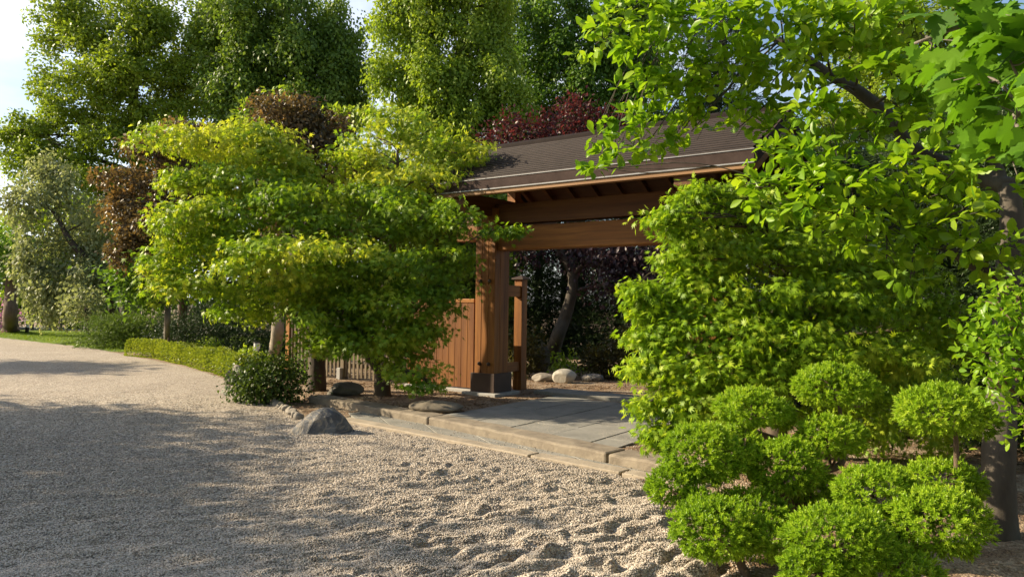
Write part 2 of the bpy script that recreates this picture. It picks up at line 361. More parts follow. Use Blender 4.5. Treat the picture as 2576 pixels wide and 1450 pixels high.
SP = dict(  # up, out, rand weights of the normal; droop, outward weights of the leaf axis; flatness of a twig; leaves per twig; twig radius in leaf lengths
    broad=(.55, .5, .75, .35, .6, .75, 14, 2.6),
    maple=(.5, 1.0, .5, .7, .6, .5, 10, 2.1),
    magno=(.8, .35, .45, .05, .7, .5, 7, .55),
    norway=(.95, .1, .5, .6, .8, .8, 5, 1.0),
    hang=(.45, .6, .6, .9, .5, 1.3, 16, 2.6),
    conif=(.8, .5, .5, .35, .9, .35, 14, 3.2),
    small=(.5, .6, .7, .1, .7, .8, 12, 2.6))
def crown_pts(rng, clumps, size, cov, sp, gap=-.25, seed=0, shell=.5, lumps=0):
    if lumps:      # break every big clump into smaller masses lying on its surface
        out = []; hangs = 1.5 if sp == 'hang' else .8
        for (c, r) in clumps:
            for _ in range(lumps):
                d = unit(rng.normal(size=3) + np.array([0, 0, .1])); f = rng.uniform(.20, .36)
                out.append((c + d * r * rng.uniform(.45, .95), np.array([f, f, f * hangs]) * np.array([r[0], r[1], (r[0] + r[2]) / 2])))
        clumps = out
    up, ou, ra, dr, ow, flat, kp, tr = SP[sp]
    if lumps: ou = 1.1; up = .35; ra = .6; kp = 9; tr = 1.5; shell = .72
    Ps = []; Os = []; W_ = []
    for cr_ in clumps:
        c, r = cr_[:2]; dw = cr_[2] if len(cr_) > 2 else 0.0
        area = 4 * math.pi * ((r[0] * r[1]) ** 1.6 / 3 + (r[0] * r[2]) ** 1.6 / 3 + (r[1] * r[2]) ** 1.6 / 3) ** (1 / 1.6)
        n = int(cov * area / (size * size * .45)); m = max(4, n // kp)
        d = unit(rng.normal(size=(m, 3)) + np.array([0, 0, .25])); rho = shell + (1 - shell) * rng.random(m) ** .6
        tcn = c + d * r * (rho * (1 + .22 * wave3(d * 1.0, 5.0, int(rng.integers(1e6)))))[:, None]
        keep = wave3(tcn, 2.2 / max(min(r), .15), seed + 7) > gap - .25 * rng.random(m)
        tcn = tcn[keep]; d = d[keep]; m = len(tcn)
        if m == 0: continue
        off = rng.normal(size=(m, kp, 3)) * size * tr * np.array([1, 1, flat]) * .6
        p = (tcn[:, None] + off).reshape(-1, 3); o = np.repeat(d, kp, axis=0)
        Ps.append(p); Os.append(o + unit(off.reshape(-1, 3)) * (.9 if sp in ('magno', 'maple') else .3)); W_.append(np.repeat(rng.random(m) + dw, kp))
    P = np.vstack(Ps); O = unit(np.vstack(Os)); w = np.concatenate(W_); n = len(P)
    Z = np.array([0, 0, 1.0])
    Nn = unit(Z * up + O * ou + rng.normal(size=(n, 3)) * ra)
    T = unit(O * ow + rng.normal(size=(n, 3)) * .55 - Z * dr)
    return P, T, Nn, w

def branches(mb, rng, trunk, trad, clumps, twig=.006, sub=4, k=6, thick=.5, pen=3.0):
    for (c, r) in clumps:
        cost = np.linalg.norm(trunk - c, axis=1) + np.where(trunk[:, 2] > c[2] - .1, pen * (trunk[:, 2] - c[2] + .1), 0)
        i = int(np.argmin(cost)); s = trunk[i]; L = np.linalg.norm(c - s)
        mid = s * .5 + c * .5 + np.array([0, 0, .10 * L]) + rng.normal(size=3) * .05 * L
        P = spline([s, mid, c], 6); r0 = min(trad[i] * thick, .02 + .022 * L)
        mb.tube(P, np.linspace(r0, max(twig * 1.5, r0 * .3), len(P)), k)
        for _ in range(sub):
            d = unit(rng.normal(size=3) + np.array([0, 0, .3])); e = c + d * r * .85; t = rng.uniform(.35, 1.0); b = P[int(t * (len(P) - 1))]
            m2 = (b + e) / 2 + rng.normal(size=3) * .08 * np.linalg.norm(e - b)
            mb.tube(spline([b, m2, e], 4), np.linspace(max(twig * 1.6, r0 * .3), twig * .6, 9), 4)

def tree(name, label, cat, trunk, rad, pads, leaf, size, mat, bark, cov=1.0, sp='broad', tmpl=T_quad, group=None, seed=1, depth=1.0, gap=-.25,
         shell=.5, sub=4, twig=.006, k=9, extra_limbs=(), jit=.3, crown_name='crown', trunk_name='trunk', thick=.5, lumps=0, wisps=0, pen=3.0, tint=None):
    """trunk: world points; pads: (px,py,rx,ry,D[,depth radius in m]) in the 2576 px picture at depth D"""
    rng = np.random.default_rng(seed)
    base = np.array(trunk[0], float); t = empty(name, tuple(base)); tag(t, label, cat, group)
    TP = spline(np.array(trunk, float), 8) - base; TR = np.interp(np.linspace(0, 1, len(TP)), np.linspace(0, 1, len(rad)), rad)
    cl = []
    for p in pads:
        px, py, rx, ry, D = p[:5]; s = D / F; rd = p[5] if len(p) > 5 else min(rx, max(ry * 1.4, rx * .7)) * s * depth
        cl.append((at(px, py, D) - base, np.array([rx * s, rd, ry * s])))
    for c, r in list(cl) if wisps else ():
        for _ in range(wisps):
            d = unit(rng.normal(size=3) * [1, 1, .8]); q = rng.uniform(.14, .30)
            cl.append((c + d * r * rng.uniform(.9, 1.4), np.array([q, q, q * .8]) * [r[0], r[1], max(r[2], r[0] * .5)]))
    if tint:  # pad tint: yellow new growth plus sunlit and shaded tones put into leaf colour
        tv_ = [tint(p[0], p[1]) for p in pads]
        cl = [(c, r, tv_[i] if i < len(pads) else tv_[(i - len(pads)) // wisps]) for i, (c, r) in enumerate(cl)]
    cl0 = [x[:2] for x in cl[:len(pads)]]
    mb = MB(); mb.tube(TP, TR, k, .05, rng)
    for P, R in extra_limbs:
        q = spline(np.array(P, float), 8) - base; mb.tube(q, np.interp(np.linspace(0, 1, len(q)), np.linspace(0, 1, len(R)), R), 7, .04, rng)
    AT = [TP] + [spline(np.array(P, float), 8) - base for P, R in extra_limbs]
    AR = [TR] + [np.interp(np.linspace(0, 1, len(q)), np.linspace(0, 1, len(R)), R) for q, (P, R) in zip(AT[1:], extra_limbs)]
    branches(mb, rng, np.vstack(AT), np.concatenate(AR), cl0, twig, sub, thick=thick, pen=pen)
    mb.build(trunk_name, bark, t, True)
    P, T, Nn, w = crown_pts(rng, cl, size, cov, sp, gap, seed, shell, lumps)
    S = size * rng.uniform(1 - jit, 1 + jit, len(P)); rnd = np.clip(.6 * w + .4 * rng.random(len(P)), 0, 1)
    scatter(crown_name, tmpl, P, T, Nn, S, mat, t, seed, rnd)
    return t
def up_trunk(base, top, n=4, lean=.03, seed=0):
    r = np.random.default_rng(seed); b = np.array(base, float); e = np.array(top, float)
    return [b + (e - b) * u + (r.normal(size=3) * lean * np.linalg.norm(e - b) * (0 < u < 1)) * np.array([1, 1, 0]) for u in np.linspace(0, 1, n)]

# ------------------------------------------------------------------ ground (gravel court, planting bed, lawn)
def G2(px, py, z=0): return gnd(px, py, z)[:2]
K = [G2(775, 1012), G2(905, 1036), G2(1075, 1069), G2(1300, 1118), G2(1525, 1166), G2(1760, 1216)]      # foot of the raised kerb
Bd = [G2(850, 1056), G2(1080, 1100), G2(1330, 1149), G2(1560, 1192), G2(1760, 1230)]                    # front of the flush border
lawnline = [(-90, 45.0), tuple(G2(-400, 838)), tuple(G2(0, 849)), tuple(G2(225, 874))]
notgravel = [(-90, 250)] + lawnline + [tuple(G2(300, 889)), tuple(G2(470, 922)), tuple(G2(575, 955)), tuple(G2(600, 990)), tuple(G2(690, 1014)), tuple(G2(752, 1052)), tuple(G2(850, 1056))] \
    + [tuple(b) for b in Bd[1:4]] + [tuple(G2(1640, 1215)), tuple(G2(1672, 1300)), tuple(G2(1725, 1380)), tuple(G2(1830, 1450)), tuple(G2(1990, 1600)), (2.2, 2.0), (3, -30), (90, -30), (90, 250)]
raised = [tuple(K[0]), tuple(K[1]), tuple(K[2]), tuple(K[3]), tuple(K[4]), tuple(K[5]), (3.2, 6.2), (8, 5.5), (30, 8), (30, 60), (-6, 60), (-7.5, 22), (-6.0, 15.5), (-4.6, 13.2)]
lawnpoly = lawnline + [tuple(G2(300, 886)), tuple(G2(330, 884)), (-9.5, 21.5), (-4.8, 17.0), (-4.2, 20.0), (-4, 24), (-10, 34), (-20, 38), (-90, 60)]
def inpoly(x, y, poly):
    r = np.zeros(x.shape, bool); n = len(poly)
    for i in range(n):
        x0, y0 = poly[i]; x1, y1 = poly[(i + 1) % n]
        if y0 == y1: continue
        c = ((y0 > y) != (y1 > y)) & (x < (x1 - x0) * (y - y0) / (y1 - y0) + x0); r ^= c
    return r
def dpoly(x, y, poly):
    d = np.full(x.shape, 1e9); n = len(poly)
    for i in range(n):
        a = np.array(poly[i]); b = np.array(poly[(i + 1) % n]); ab = b - a; L = max(ab @ ab, 1e-9)
        t = np.clip(((x - a[0]) * ab[0] + (y - a[1]) * ab[1]) / L, 0, 1)
        d = np.minimum(d, np.hypot(x - a[0] - t * ab[0], y - a[1] - t * ab[1]))
    return np.where(inpoly(x, y, poly), d, -d)
rg = np.random.default_rng(11)
pits = []
for _ in range(430):
    px = rg.uniform(800, 1800); py = 1110 + (1540 - 1110) * rg.random() ** .75
    if px < 900 + (py - 1110) * .35 and rg.random() < .75: continue
    a = rg.normal(.62, .38); pits.append((*G2(px, py), rg.uniform(.05, .20), rg.uniform(.030, .060), a, rg.uniform(.007, .022)))
def height(x, y):
    h = .02 * (vnoise(x * .8 + 9, y * .8) - .5)
    c, s = math.cos(.35), math.sin(.35); a = x * c + y * s; b = -x * s + y * c
    near = np.clip(1.4 - np.abs(y - 7) / 9, .15, 1)
    far_s = np.clip((x + 2.6) / 2.0, 0, 1) * np.clip((9.5 - y) / 2.5, 0, 1)
    rdg = 1 - np.abs(2 * vnoise(a * 3.2 + 3 * vnoise(x * 1.7, y * 1.7), b * 9.0) - 1)
    h += far_s * .030 * (rdg ** 2 - .4)
    h += near * .040 * (vnoise(a * 2.2, b * 6.5) - .5) + near * .026 * (vnoise(a * 6 + 31, b * 13 + 7) - .5) + near * .007 * (vnoise(x * 22, y * 22) - .5)
    wx = .05 * (vnoise(x * 7, y * 7 + 50) - .5); wy = .05 * (vnoise(x * 7 + 90, y * 7) - .5)
    for (qx, qy, ln, wd_, an, dp) in pits:
        m = (np.abs(x - qx) < .45) & (np.abs(y - qy) < .45)
        if not m.any(): continue
        dx = x[m] - qx + wx[m]; dy = y[m] - qy + wy[m]; ca, sa = math.cos(an), math.sin(an)
        u = (dx * ca + dy * sa) / ln; v = (dx * sa - dy * ca) / wd_      # v points down sun, to the right of the scuff
        h[m] += dp * np.exp(-u * u * 1.2) * (.9 * np.exp(-(v + .95) ** 2 * 1.6) - 1.0 * np.exp(-(v - .45) ** 2 * 1.3) + .25 * np.exp(-(v - 2) ** 2))
    dr = dpoly(x, y, raised)
    t = np.clip((dr - .03) / .22, 0, 1); t = t * t * (3 - 2 * t)
    h *= (1 - .6 * t); h += .09 * t
    dl = dpoly(x, y, lawnpoly); h += .03 * np.clip(dl / .3, 0, 1)
    near_b = np.zeros_like(x)
    for i in range(len(Bd) - 1):
        a = Bd[i]; b2 = Bd[i + 1]; ab = b2 - a; tt = np.clip(((x - a[0]) * ab[0] + (y - a[1]) * ab[1]) / (ab @ ab), 0, 1)
        near_b = np.maximum(near_b, np.exp(-(np.hypot(x - a[0] - tt * ab[0], y - a[1] - tt * ab[1]) / .22) ** 2))
    h -= near_b * np.maximum(h + .004, 0) * .85
    strip = inpoly(x, y, [tuple(p) for p in Bd] + [tuple(p) for p in K[::-1]][0:5])
    h = np.where(strip, np.minimum(h, -.02), h)
    return h
def axis(segs):
    o = []
    for a, b, s in segs: o += list(np.arange(a, b - 1e-6, s))
    return np.array(o + [segs[-1][1]])
xs = axis([(-420, -60, 40), (-60, -26, 2), (-26, -7, .16), (-7, -3.2, .04), (-3.2, 2.6, .02), (2.6, 8, .16), (8, 40, 2), (40, 420, 40)])
ys = axis([(-200, -20, 20), (-20, 2, 2), (2, 3.6, .2), (3.6, 9, .02), (9, 12.6, .035), (12.6, 20, .08), (20, 38, .16), (38, 70, 2), (70, 700, 60)])
X, Y = np.meshgrid(xs, ys); Hh = height(X.ravel(), Y.ravel())
V = np.stack([X.ravel(), Y.ravel(), Hh], 1); nx, ny = len(xs), len(ys)
q = (np.arange(ny - 1)[:, None] * nx + np.arange(nx - 1)[None]).ravel(); Q = np.stack([q, q + 1, q + nx + 1, q + nx], 1)
cx = V[Q].mean(1); ng = inpoly(cx[:, 0], cx[:, 1], notgravel); lw = inpoly(cx[:, 0], cx[:, 1], lawnpoly)
for nm, msk, mt in (('gravel_ground', ~ng & ~lw, M_gravel), ('planting_bed_ground', ng & ~lw, M_bed), ('lawn_ground', lw, M_lawn)):
    q = Q[msk]; u, inv = np.unique(q.ravel(), return_inverse=True)
    me = np_mesh(nm, V[u], np.full(len(q), 4), inv); o = link(nm, me, mt, None, True); tag(o, kind='structure')
def hz(x, y): return float(height(np.array([x]), np.array([y]))[0])

# paving strip, kerb, slabs ------------------------------------------------
def offs(line, d):
    line = np.array(line); t = unit(np.gradient(line, axis=0)); n = np.stack([-t[:, 1], t[:, 0]], 1)
    n = np.where((n[:, 1:2] < 0), -n, n); return line + n * d
def strip_block(front, depth, z0, z1, name, mat, bev=.02, dens=14, wob=.006, seed=0):
    r = np.random.default_rng(seed); line = np.array(front); L = np.concatenate([[0], np.cumsum(np.linalg.norm(np.diff(line, axis=0), axis=1))])
    t = np.linspace(0, L[-1], dens); f = np.stack([np.interp(t, L, line[:, 0]), np.interp(t, L, line[:, 1])], 1); b = offs(f, depth)
    v = []; fc = []
    for i in range(dens):
        w = r.uniform(-wob, wob, 4)
        for (p, z) in ((f[i], z0), (f[i] + (b[i] - f[i]) * w[0], z1 + w[1]), (b[i], z1 + w[2]), (b[i], z0)): v.append((p[0], p[1], z))
    for i in range(dens - 1):
        for j in range(4): fc.append((i * 4 + j, i * 4 + (j + 1) % 4, i * 4 + 4 + (j + 1) % 4, i * 4 + 4 + j))
    fc += [(0, 1, 2, 3), tuple(dens * 4 - 4 + j for j in (3, 2, 1, 0))]
    return MB().add(v, fc).build(name, mat, None, False, bev)
def lerp2(a, b, t): return np.array(a) * (1 - t) + np.array(b) * t
g = 'long sandstone kerb blocks edging the gate platform'
tag(strip_block([K[0], K[1], lerp2(K[1], K[2], .995)], .34, -.1, .112, 'kerb_stone', M_kerb, .025, 16, .008, 1), 'curved tan kerb block tapering off behind the veined rock', 'kerb', g)
tag(strip_block([lerp2(K[2], K[3], .012), K[3], lerp2(K[3], K[4], .995)], .34, -.1, .118, 'kerb_stone', M_kerb, .025, 16, .008, 2), 'longest straight kerb block, in front of the paved slabs', 'kerb', g)
tag(strip_block([lerp2(K[4], K[5], .02), K[5]], .36, -.1, .114, 'kerb_stone', M_kerb, .025, 12, .012, 3), 'kerb block nearest the clipped yew, streaked like wood', 'kerb', g)
g2 = 'flush sandstone border stones along the gravel'
tag(strip_block([Bd[0], Bd[1], lerp2(Bd[1], Bd[2], .99)], .2, -.1, .022, 'border_stone', M_border, .012, 14, .004, 4), 'flush tan border stone running from the veined rock', 'border stone', g2)
tag(strip_block([lerp2(Bd[2], Bd[3], .02), lerp2(Bd[2], Bd[3], .99)], .2, -.1, .024, 'border_stone', M_border, .012, 10, .004, 5), 'flush border stone in the middle of the gravel edge', 'border stone', g2)
tag(strip_block([lerp2(Bd[3], Bd[4], .02), Bd[4]], .2, -.1, .02, 'border_stone', M_border, .012, 8, .004, 6), 'flush border stone half buried by gravel beside the yew', 'border stone', g2)
Bback = offs(Bd, .21)
mb = MB()
def lin_at(line, t):
    line = np.array(line); L = np.concatenate([[0], np.cumsum(np.linalg.norm(np.diff(line, axis=0), axis=1))]); t = t * L[-1]
    return np.array([np.interp(t, L, line[:, 0]), np.interp(t, L, line[:, 1])])
cuts = [.02, .16, .33, .5, .62, .75, .87, 1.0]
for i in range(len(cuts) - 1):
    a, b = cuts[i], cuts[i + 1] - .004
    mb.prism([lin_at(Bback, a), lin_at(Bback, b), lin_at(K, .12 + .88 * b) , lin_at(K, .12 + .88 * a)], -.08, .012)
tag(mb.build('paved_strip', M_slab, None, False, .006), kind='structure')

# gate frame: local x = to the right along the gate, local y = through the gate
GA = -math.radians(35.4); GC = np.array([-.34, 12.69]); GX = np.array([math.cos(GA), math.sin(GA)]); GY = np.array([-math.sin(GA), math.cos(GA)])
def gl(x, y): return GC + GX * x + GY * y
def clip_half(poly, p, n):
    out = []
    for i in range(len(poly)):
        a = poly[i]; b = poly[(i + 1) % len(poly)]; da = (a - p) @ n; db = (b - p) @ n
        if da >= 0: out.append(a)
        if da * db < 0: out.append(a + (b - a) * (da / (da - db)))
    return out
kb = offs(K, .30); mb = MB(); rp = random.Random(3)
kn = unit(np.array([-(kb[4] - kb[2])[1], (kb[4] - kb[2])[0]])); kn = kn if kn[1] > 0 else -kn
ky = -5.0; rows = [(1.05, 1.72), (1.735, 2.35), (2.365, 3.02), (3.035, 3.62), (3.635, 4.0)]
for ri, (x0, x1) in enumerate(rows):
    y = ky + .37 * ri
    while y < .35:
        y2 = min(y + rp.uniform(.85, 1.1), .42)
        p = clip_half([gl(x0, y), gl(x1, y), gl(x1, y2 - .014), gl(x0, y2 - .014)], kb[3], kn)
        if len(p) > 2: mb.prism(p, -.02, .108 + rp.uniform(-.003, .003))
        y = y2
for (y0, y1, z) in ((.50, .80, .15), (.815, 1.10, .15)): mb.prism([gl(.55, y0), gl(3.6, y0), gl(3.6, y1), gl(.55, y1)], .04, z)
tag(mb.build('stone_path', M_slab, None, False, .006), kind='structure')

# ------------------------------------------------------------------ the gate
gate = tag(empty('timber_gate', (GC[0], GC[1], 0), GA), 'large roofed gate of reddish brown cedar with a brown ribbed roof', 'gate')
SPAN = 3.85; EY = -1.0; RY = .62; EZ, RZ = 3.60, 4.50; XL, XR = -.62, 4.80
SLOPE = (RZ - EZ) / (RY - EY)
for i, x in enumerate((0.0, SPAN)):
    mb = MB()
    for a in (-.21, -.07, .07): mb.box(x + a + .003, x + a + .137, -.21, -.06, .14, 3.28)      # three boards of the front face
    mb.box(x - .207, x + .207, -.058, .207, .14, 3.28)
    p = mb.build('post', M_woodZ, gate, False, .007)
    MB().box(x - .255, x + .255, -.255, .255, .07, .46).build('base_sleeve', M_sleeve, p, False, .006)
    MB().box(x - .36, x + .36, -.36, .36, -.1, .14).build('footing_stone', M_con, p, False, .012)
    for z in (.62, 2.03):
        for bx in (-.10, .10):
            r = []
            for u in np.linspace(0, 1, 5): r.append((x + bx, -.207 - .045 * u, z))
            MB().tube(r, [.036, .034, .030, .022, .006], 12).build('bolt', M_bolt, p, True)
    mb = MB(); mb.box(x - .085, x + .085, RY + .25 - .085, RY + .25 + .085, .05, 2.1); mb.box(x - .093, x + .093, RY + .25 - .093, RY + .25 + .093, .10, .28)
    rp_ = mb.build('rear_post', M_woodZ, gate, False, .006)
    c = MB(); cy = RY + .25
    c.add([(x - .125, cy - .125, 2.1), (x + .125, cy - .125, 2.1), (x + .125, cy + .125, 2.1), (x - .125, cy + .125, 2.1),
           (x - .125, cy - .125, 2.125), (x + .125, cy - .125, 2.125), (x + .125, cy + .125, 2.125), (x - .125, cy + .125, 2.125), (x, cy, 2.175)],
          [(3, 2, 1, 0), (0, 1, 5, 4), (1, 2, 6, 5), (2, 3, 7, 6), (3, 0, 4, 7), (4, 5, 8), (5, 6, 8), (6, 7, 8), (7, 4, 8)])
    c.build('post_cap', M_sleeve, rp_)
    MB().box(x - .06, x + .06, .205, RY + .17, 1.78, 1.98).build('tie_beam', M_woodY, gate, False, .006)
    MB().box(x - .05, x + .05, .205, RY + .17, .44, .60).build('tie_beam', M_woodY, gate, False, .006)
    # bracket arm over the post, shaped underneath
    MB().prism_x([(-.94, 3.24), (-.94, 3.43), (-.2, 3.46), (1.9, 3.46), (1.9, 3.24), (1.7, 3.16), (.3, 3.14), (-.3, 3.14), (-.74, 3.17)], x - .13, x + .13).build('bracket_arm', M_darkY, gate, False, .01)
MB().box(.21, SPAN - .21, -.15, .15, 2.56, 2.95).build('lintel_beam', M_woodX, gate, False, .012)
MB().box(-.72, -.21, -.13, .13, 2.74, 3.0).build('beam_end', M_woodX, gate, False, .01)
MB().box(SPAN + .21, SPAN + .72, -.13, .13, 2.74, 3.0).build('beam_end', M_woodX, gate, False, .01)
MB().box(XL + .12, XR - .12, -.12, .10, 3.0, 3.34).build('wall_plate', M_darkX, gate, False, .01)
MB().box(XL + .12, XR - .12, 1.12, 1.32, 3.30, 3.48).build('wall_plate', M_darkX, gate, False, .01)
for x in (.0, SPAN): MB().box(x - .09, x + .09, RY - .09, RY + .09, 3.46, RZ - .28).build('ridge_strut', M_woodZ, gate, False, .01)
MB().box(XL + .1, XR - .1, RY - .08, RY + .08, RZ - .30, RZ - .10).build('ridge_beam', M_woodX, gate, False, .01)
def roofz(y, off=0.0): return RZ - abs(y - RY) * SLOPE + off
BY = 2 * RY - EY
for x in np.arange(XL + .16, XR - .1, .50):
    x = min(x, XR - .2)
    o = MB(); o.prism_x([(EY + .06, roofz(EY + .06, -.17)), (RY, roofz(RY, -.17)), (BY - .06, roofz(BY - .06, -.17)), (BY - .06, roofz(BY - .06, -.06)), (RY, roofz(RY, -.06)), (EY + .06, roofz(EY + .06, -.06))], x - .035, x + .035)
    o.build('rafter', M_darkY, gate)
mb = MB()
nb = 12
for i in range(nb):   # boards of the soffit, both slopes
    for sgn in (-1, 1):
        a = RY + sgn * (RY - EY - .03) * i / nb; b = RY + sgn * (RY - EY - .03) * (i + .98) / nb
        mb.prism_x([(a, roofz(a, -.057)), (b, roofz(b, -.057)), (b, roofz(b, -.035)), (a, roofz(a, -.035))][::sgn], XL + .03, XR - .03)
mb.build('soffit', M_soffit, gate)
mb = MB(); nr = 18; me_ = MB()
for sgn in (-1, 1):
    Ls = RY - EY
    for i in range(nr):   # stepped courses from eave to ridge
        a = RY + sgn * Ls * (1 - i / nr); b = RY + sgn * Ls * (1 - (i + 1.12) / nr)
        if i == nr - 1: b = RY
        za, zb = roofz(a), roofz(b)
        mb.prism_x([(a - sgn * .045, za - .03), (a - sgn * .045, za + .030), (a, za + .030), (a, za + .042), (a - sgn * .006, za + .044), (b - sgn * .04, zb + .004), (b - sgn * .04, zb - .03)][::-sgn], XL, XR)
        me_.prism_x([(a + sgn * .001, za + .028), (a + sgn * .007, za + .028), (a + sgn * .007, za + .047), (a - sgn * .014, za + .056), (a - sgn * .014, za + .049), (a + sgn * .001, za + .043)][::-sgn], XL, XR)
mb.build('roof_covering', M_roof, gate); me_.build('course_glint_edge', M_edge, gate)
mb = MB(); mb.prism_x([(RY - .13, RZ - .06), (RY - .11, RZ + .03), (RY - .04, RZ + .075), (RY + .04, RZ + .075), (RY + .11, RZ + .03), (RY + .13, RZ - .06)][::-1], XL - .03, XR + .03)
mb.build('ridge_cap', M_roof, gate, False, .006)
for sgn, e in ((-1, EY), (1, BY)):
    z = roofz(e)
    f = MB().prism_x([(e + sgn * .002, z - .145), (e + sgn * .03, z - .145), (e + sgn * .018, z + .012), (e + sgn * .002, z + .012)], XL - .02, XR + .02).build('fascia', M_fascia, gate, False, .003)
    MB().prism_x([(e + sgn * .0, z + .012), (e + sgn * .03, z + .010), (e + sgn * .03, z + .022), (e + sgn * .0, z + .028)], XL - .02, XR + .02).build('drip_edge', M_drip, f)
    MB().prism_x([(e + sgn * .0, z - .163), (e + sgn * .038, z - .163), (e + sgn * .038, z - .146), (e + sgn * .0, z - .146)], XL - .02, XR + .02).build('drip_edge', M_drip, f)
    MB().prism_x([(e - sgn * .10, z - .225), (e + sgn * .015, z - .225), (e + sgn * .015, z - .164), (e - sgn * .10, z - .164)], XL + .02, XR - .02).build('eave_board', M_eave, gate, False, .004)
for x0, x1, nm in ((XL - .05, XL - .021, 0), (XR + .021, XR + .05, 1)):
    mb = MB()
    for sgn in (-1, 1):
        e = RY + sgn * (RY - EY)
        mb.prism_x([(e, roofz(e, -.16)), (e, roofz(e, .02)), (RY, RZ + .02), (RY, RZ - .16)][::-sgn], x0, x1)
    vb = mb.build('verge_fascia', M_fascia, gate)
    mb = MB()
    for sgn in (-1, 1):
        e = RY + sgn * (RY - EY - .05)
        mb.prism_x([(e, roofz(e, -.30)), (e, roofz(e, -.165)), (RY, RZ - .165), (RY, RZ - .30)][::-sgn], x0 + (.03 if nm == 0 else -.045), x1 + (.045 if nm == 0 else -.03))
    mb.build('barge_board', M_woodY, gate)

# board fence beside the post and picket fence beyond it
def board_fence(x0, x1, lab):
    o = tag(empty('board_fence', (*gl((x0 + x1) / 2, .02), 0), GA), lab, 'fence')
    w = (x1 - x0) / 2; n = int(round(2 * w / .145)); s = 2 * w / n; mb = MB(); rr = random.Random(int(x0 * 10))
    for i in range(n): mb.box(-w + i * s + .003, -w + (i + 1) * s - .003, -.05 + rr.uniform(-.003, .003), -.02, .16, 1.66)
    mb.build('board_panel', M_boardZ, o, False, .003)
    MB().box(-w, w, -.062, .03, 1.66, 1.73).build('top_rail', M_woodX, o, False, .006)
    MB().box(-w, w, -.018, .03, .35, .45).build('rail', M_woodX, o); MB().box(-w, w, -.018, .03, 1.35, 1.45).build('rail', M_woodX, o)
    MB().box(-w - .02, w + .02, -.16, .10, -.1, .14).build('plinth', M_con, o, False, .012)
    MB().box((-w if x0 < 0 else w - .09), (-w + .09 if x0 < 0 else w), -.075, .045, .10, 1.8).build('end_post', M_woodZ, o, False, .006)
board_fence(-1.95, -.37, 'reddish vertical board fence between the gate post and the picket fence')
pf = tag(empty('picket_fence', (*gl(-3.7, .02), 0), GA), 'open weathered picket fence behind the left maple trunk', 'fence')
rr = random.Random(4)
for i in range(30):
    x = -1.70 + i * .115
    MB().box(x - .027, x + .027, -.03 + rr.uniform(-.004, .004), -.01, .13 + rr.uniform(-.02, .02), 1.28 + rr.uniform(-.02, .02)).build('picket', M_picket, pf, False, .004)
for z in (.34, 1.05): MB().box(-1.78, 1.72, -.008, .04, z, z + .07).build('rail', M_picket, pf, False, .004)
for x in (-.05,): MB().box(x - .05, x + .05, -.06, .06, .05, 1.34).build('post', M_picket, pf, False, .006)
MB().box(-1.86, -1.74, -.06, .06, .0, 1.75).build('post', M_woodZ, pf, False, .006)
MB().box(-.12, -.02, -.14, -.062, .05, .32).build('post_anchor', M_con, pf, False, .006)

# ------------------------------------------------------------------ rocks and stones
def rock(name, label, c, r, mat, seed, cat='rock', cuts=7, rough=.11, rz=0.0, group=None, sub=4, sink=.25, flat=.72, smooth=True):
    bm = bmesh.new(); bmesh.ops.create_icosphere(bm, subdivisions=sub, radius=1)
    P = np.array([v.co[:] for v in bm.verts]); rn = np.random.default_rng(seed)
    for _ in range(cuts):
        n = unit(rn.normal(size=3)); d = rn.uniform(flat, .95); k = P @ n - d
        P = P - np.maximum(k, 0)[:, None] * n
    P = P * (1 + rough * wave3(P, 3.2, seed) + rough * .5 * wave3(P, 8, seed + 1) + rough * .3 * wave3(P, 17, seed + 2))[:, None]
    for v, p in zip(bm.verts, P): v.co = Vector(p * np.array(r))
    me = bpy.data.meshes.new(name); bm.to_mesh(me); bm.free()
    o = link(name, me, mat, None, smooth); o.location = (c[0], c[1], hz(c[0], c[1]) + r[2] * (1 - 2 * sink) if len(c) < 3 else c[2]); o.rotation_euler = (0, 0, rz)
    return tag(o, label, cat, group)
def gp(px, py, z=0): return gnd(px, py, z)[:2]
c = gp(803, 1088)
def hull_rock(name, label, loc, pts, mat, seed, cuts=6, amp=.012):
    bm = bmesh.new(); [bm.verts.new(p) for p in pts]; bmesh.ops.convex_hull(bm, input=bm.verts)
    bmesh.ops.delete(bm, geom=[v for v in bm.verts if not v.link_faces], context='VERTS')
    bmesh.ops.subdivide_edges(bm, edges=bm.edges[:], cuts=cuts, use_grid_fill=True); bmesh.ops.triangulate(bm, faces=bm.faces[:])
    P = np.array([v.co[:] for v in bm.verts]); d = amp * (wave3(P, 9, seed) + .7 * wave3(P, 24, seed + 1) + .5 * wave3(P, 55, seed + 2)); c = P.mean(0); P = P + unit(P - c) * d[:, None]
    for v, p in zip(bm.verts, P): v.co = Vector(p)
    me = bpy.data.meshes.new(name); bm.to_mesh(me); bm.free(); o = link(name, me, mat); o.location = loc; return tag(o, label, 'rock')
hull_rock('rock', 'grey rock with pale veins lying alone at the corner of the gravel', (c[0] - .02, c[1] + .12, -.03),
    [(-.37, -.20, 0), (-.10, -.32, 0), (.25, -.18, 0), (.42, .10, 0), (.15, .3, 0), (-.32, .15, 0), (-.30, -.17, .09), (-.17, -.20, .17), (-.02, -.24, .19), (.18, -.10, .26), (.30, .06, .20), (-.09, -.05, .29), (.05, -.04, .345), (.16, .04, .33), (-.10, .08, .26), (.1, .16, .28)], M_rock, 4)
c = gp(862, 992, .1); rock('rock', 'flat dark rock beside the thick rough trunk', c, (.38, .26, .16), M_rockd, 21, sink=.3, rz=.1, cuts=16, flat=.5)
c = gp(1095, 1035, .1); rock('rock', 'flat brown stone sunk into the bed left of the paved slabs', (c[0], c[1] + .1), (.42, .24, .10), M_rockb, 33, cuts=3, rz=-.3, sink=.2, rough=.05)
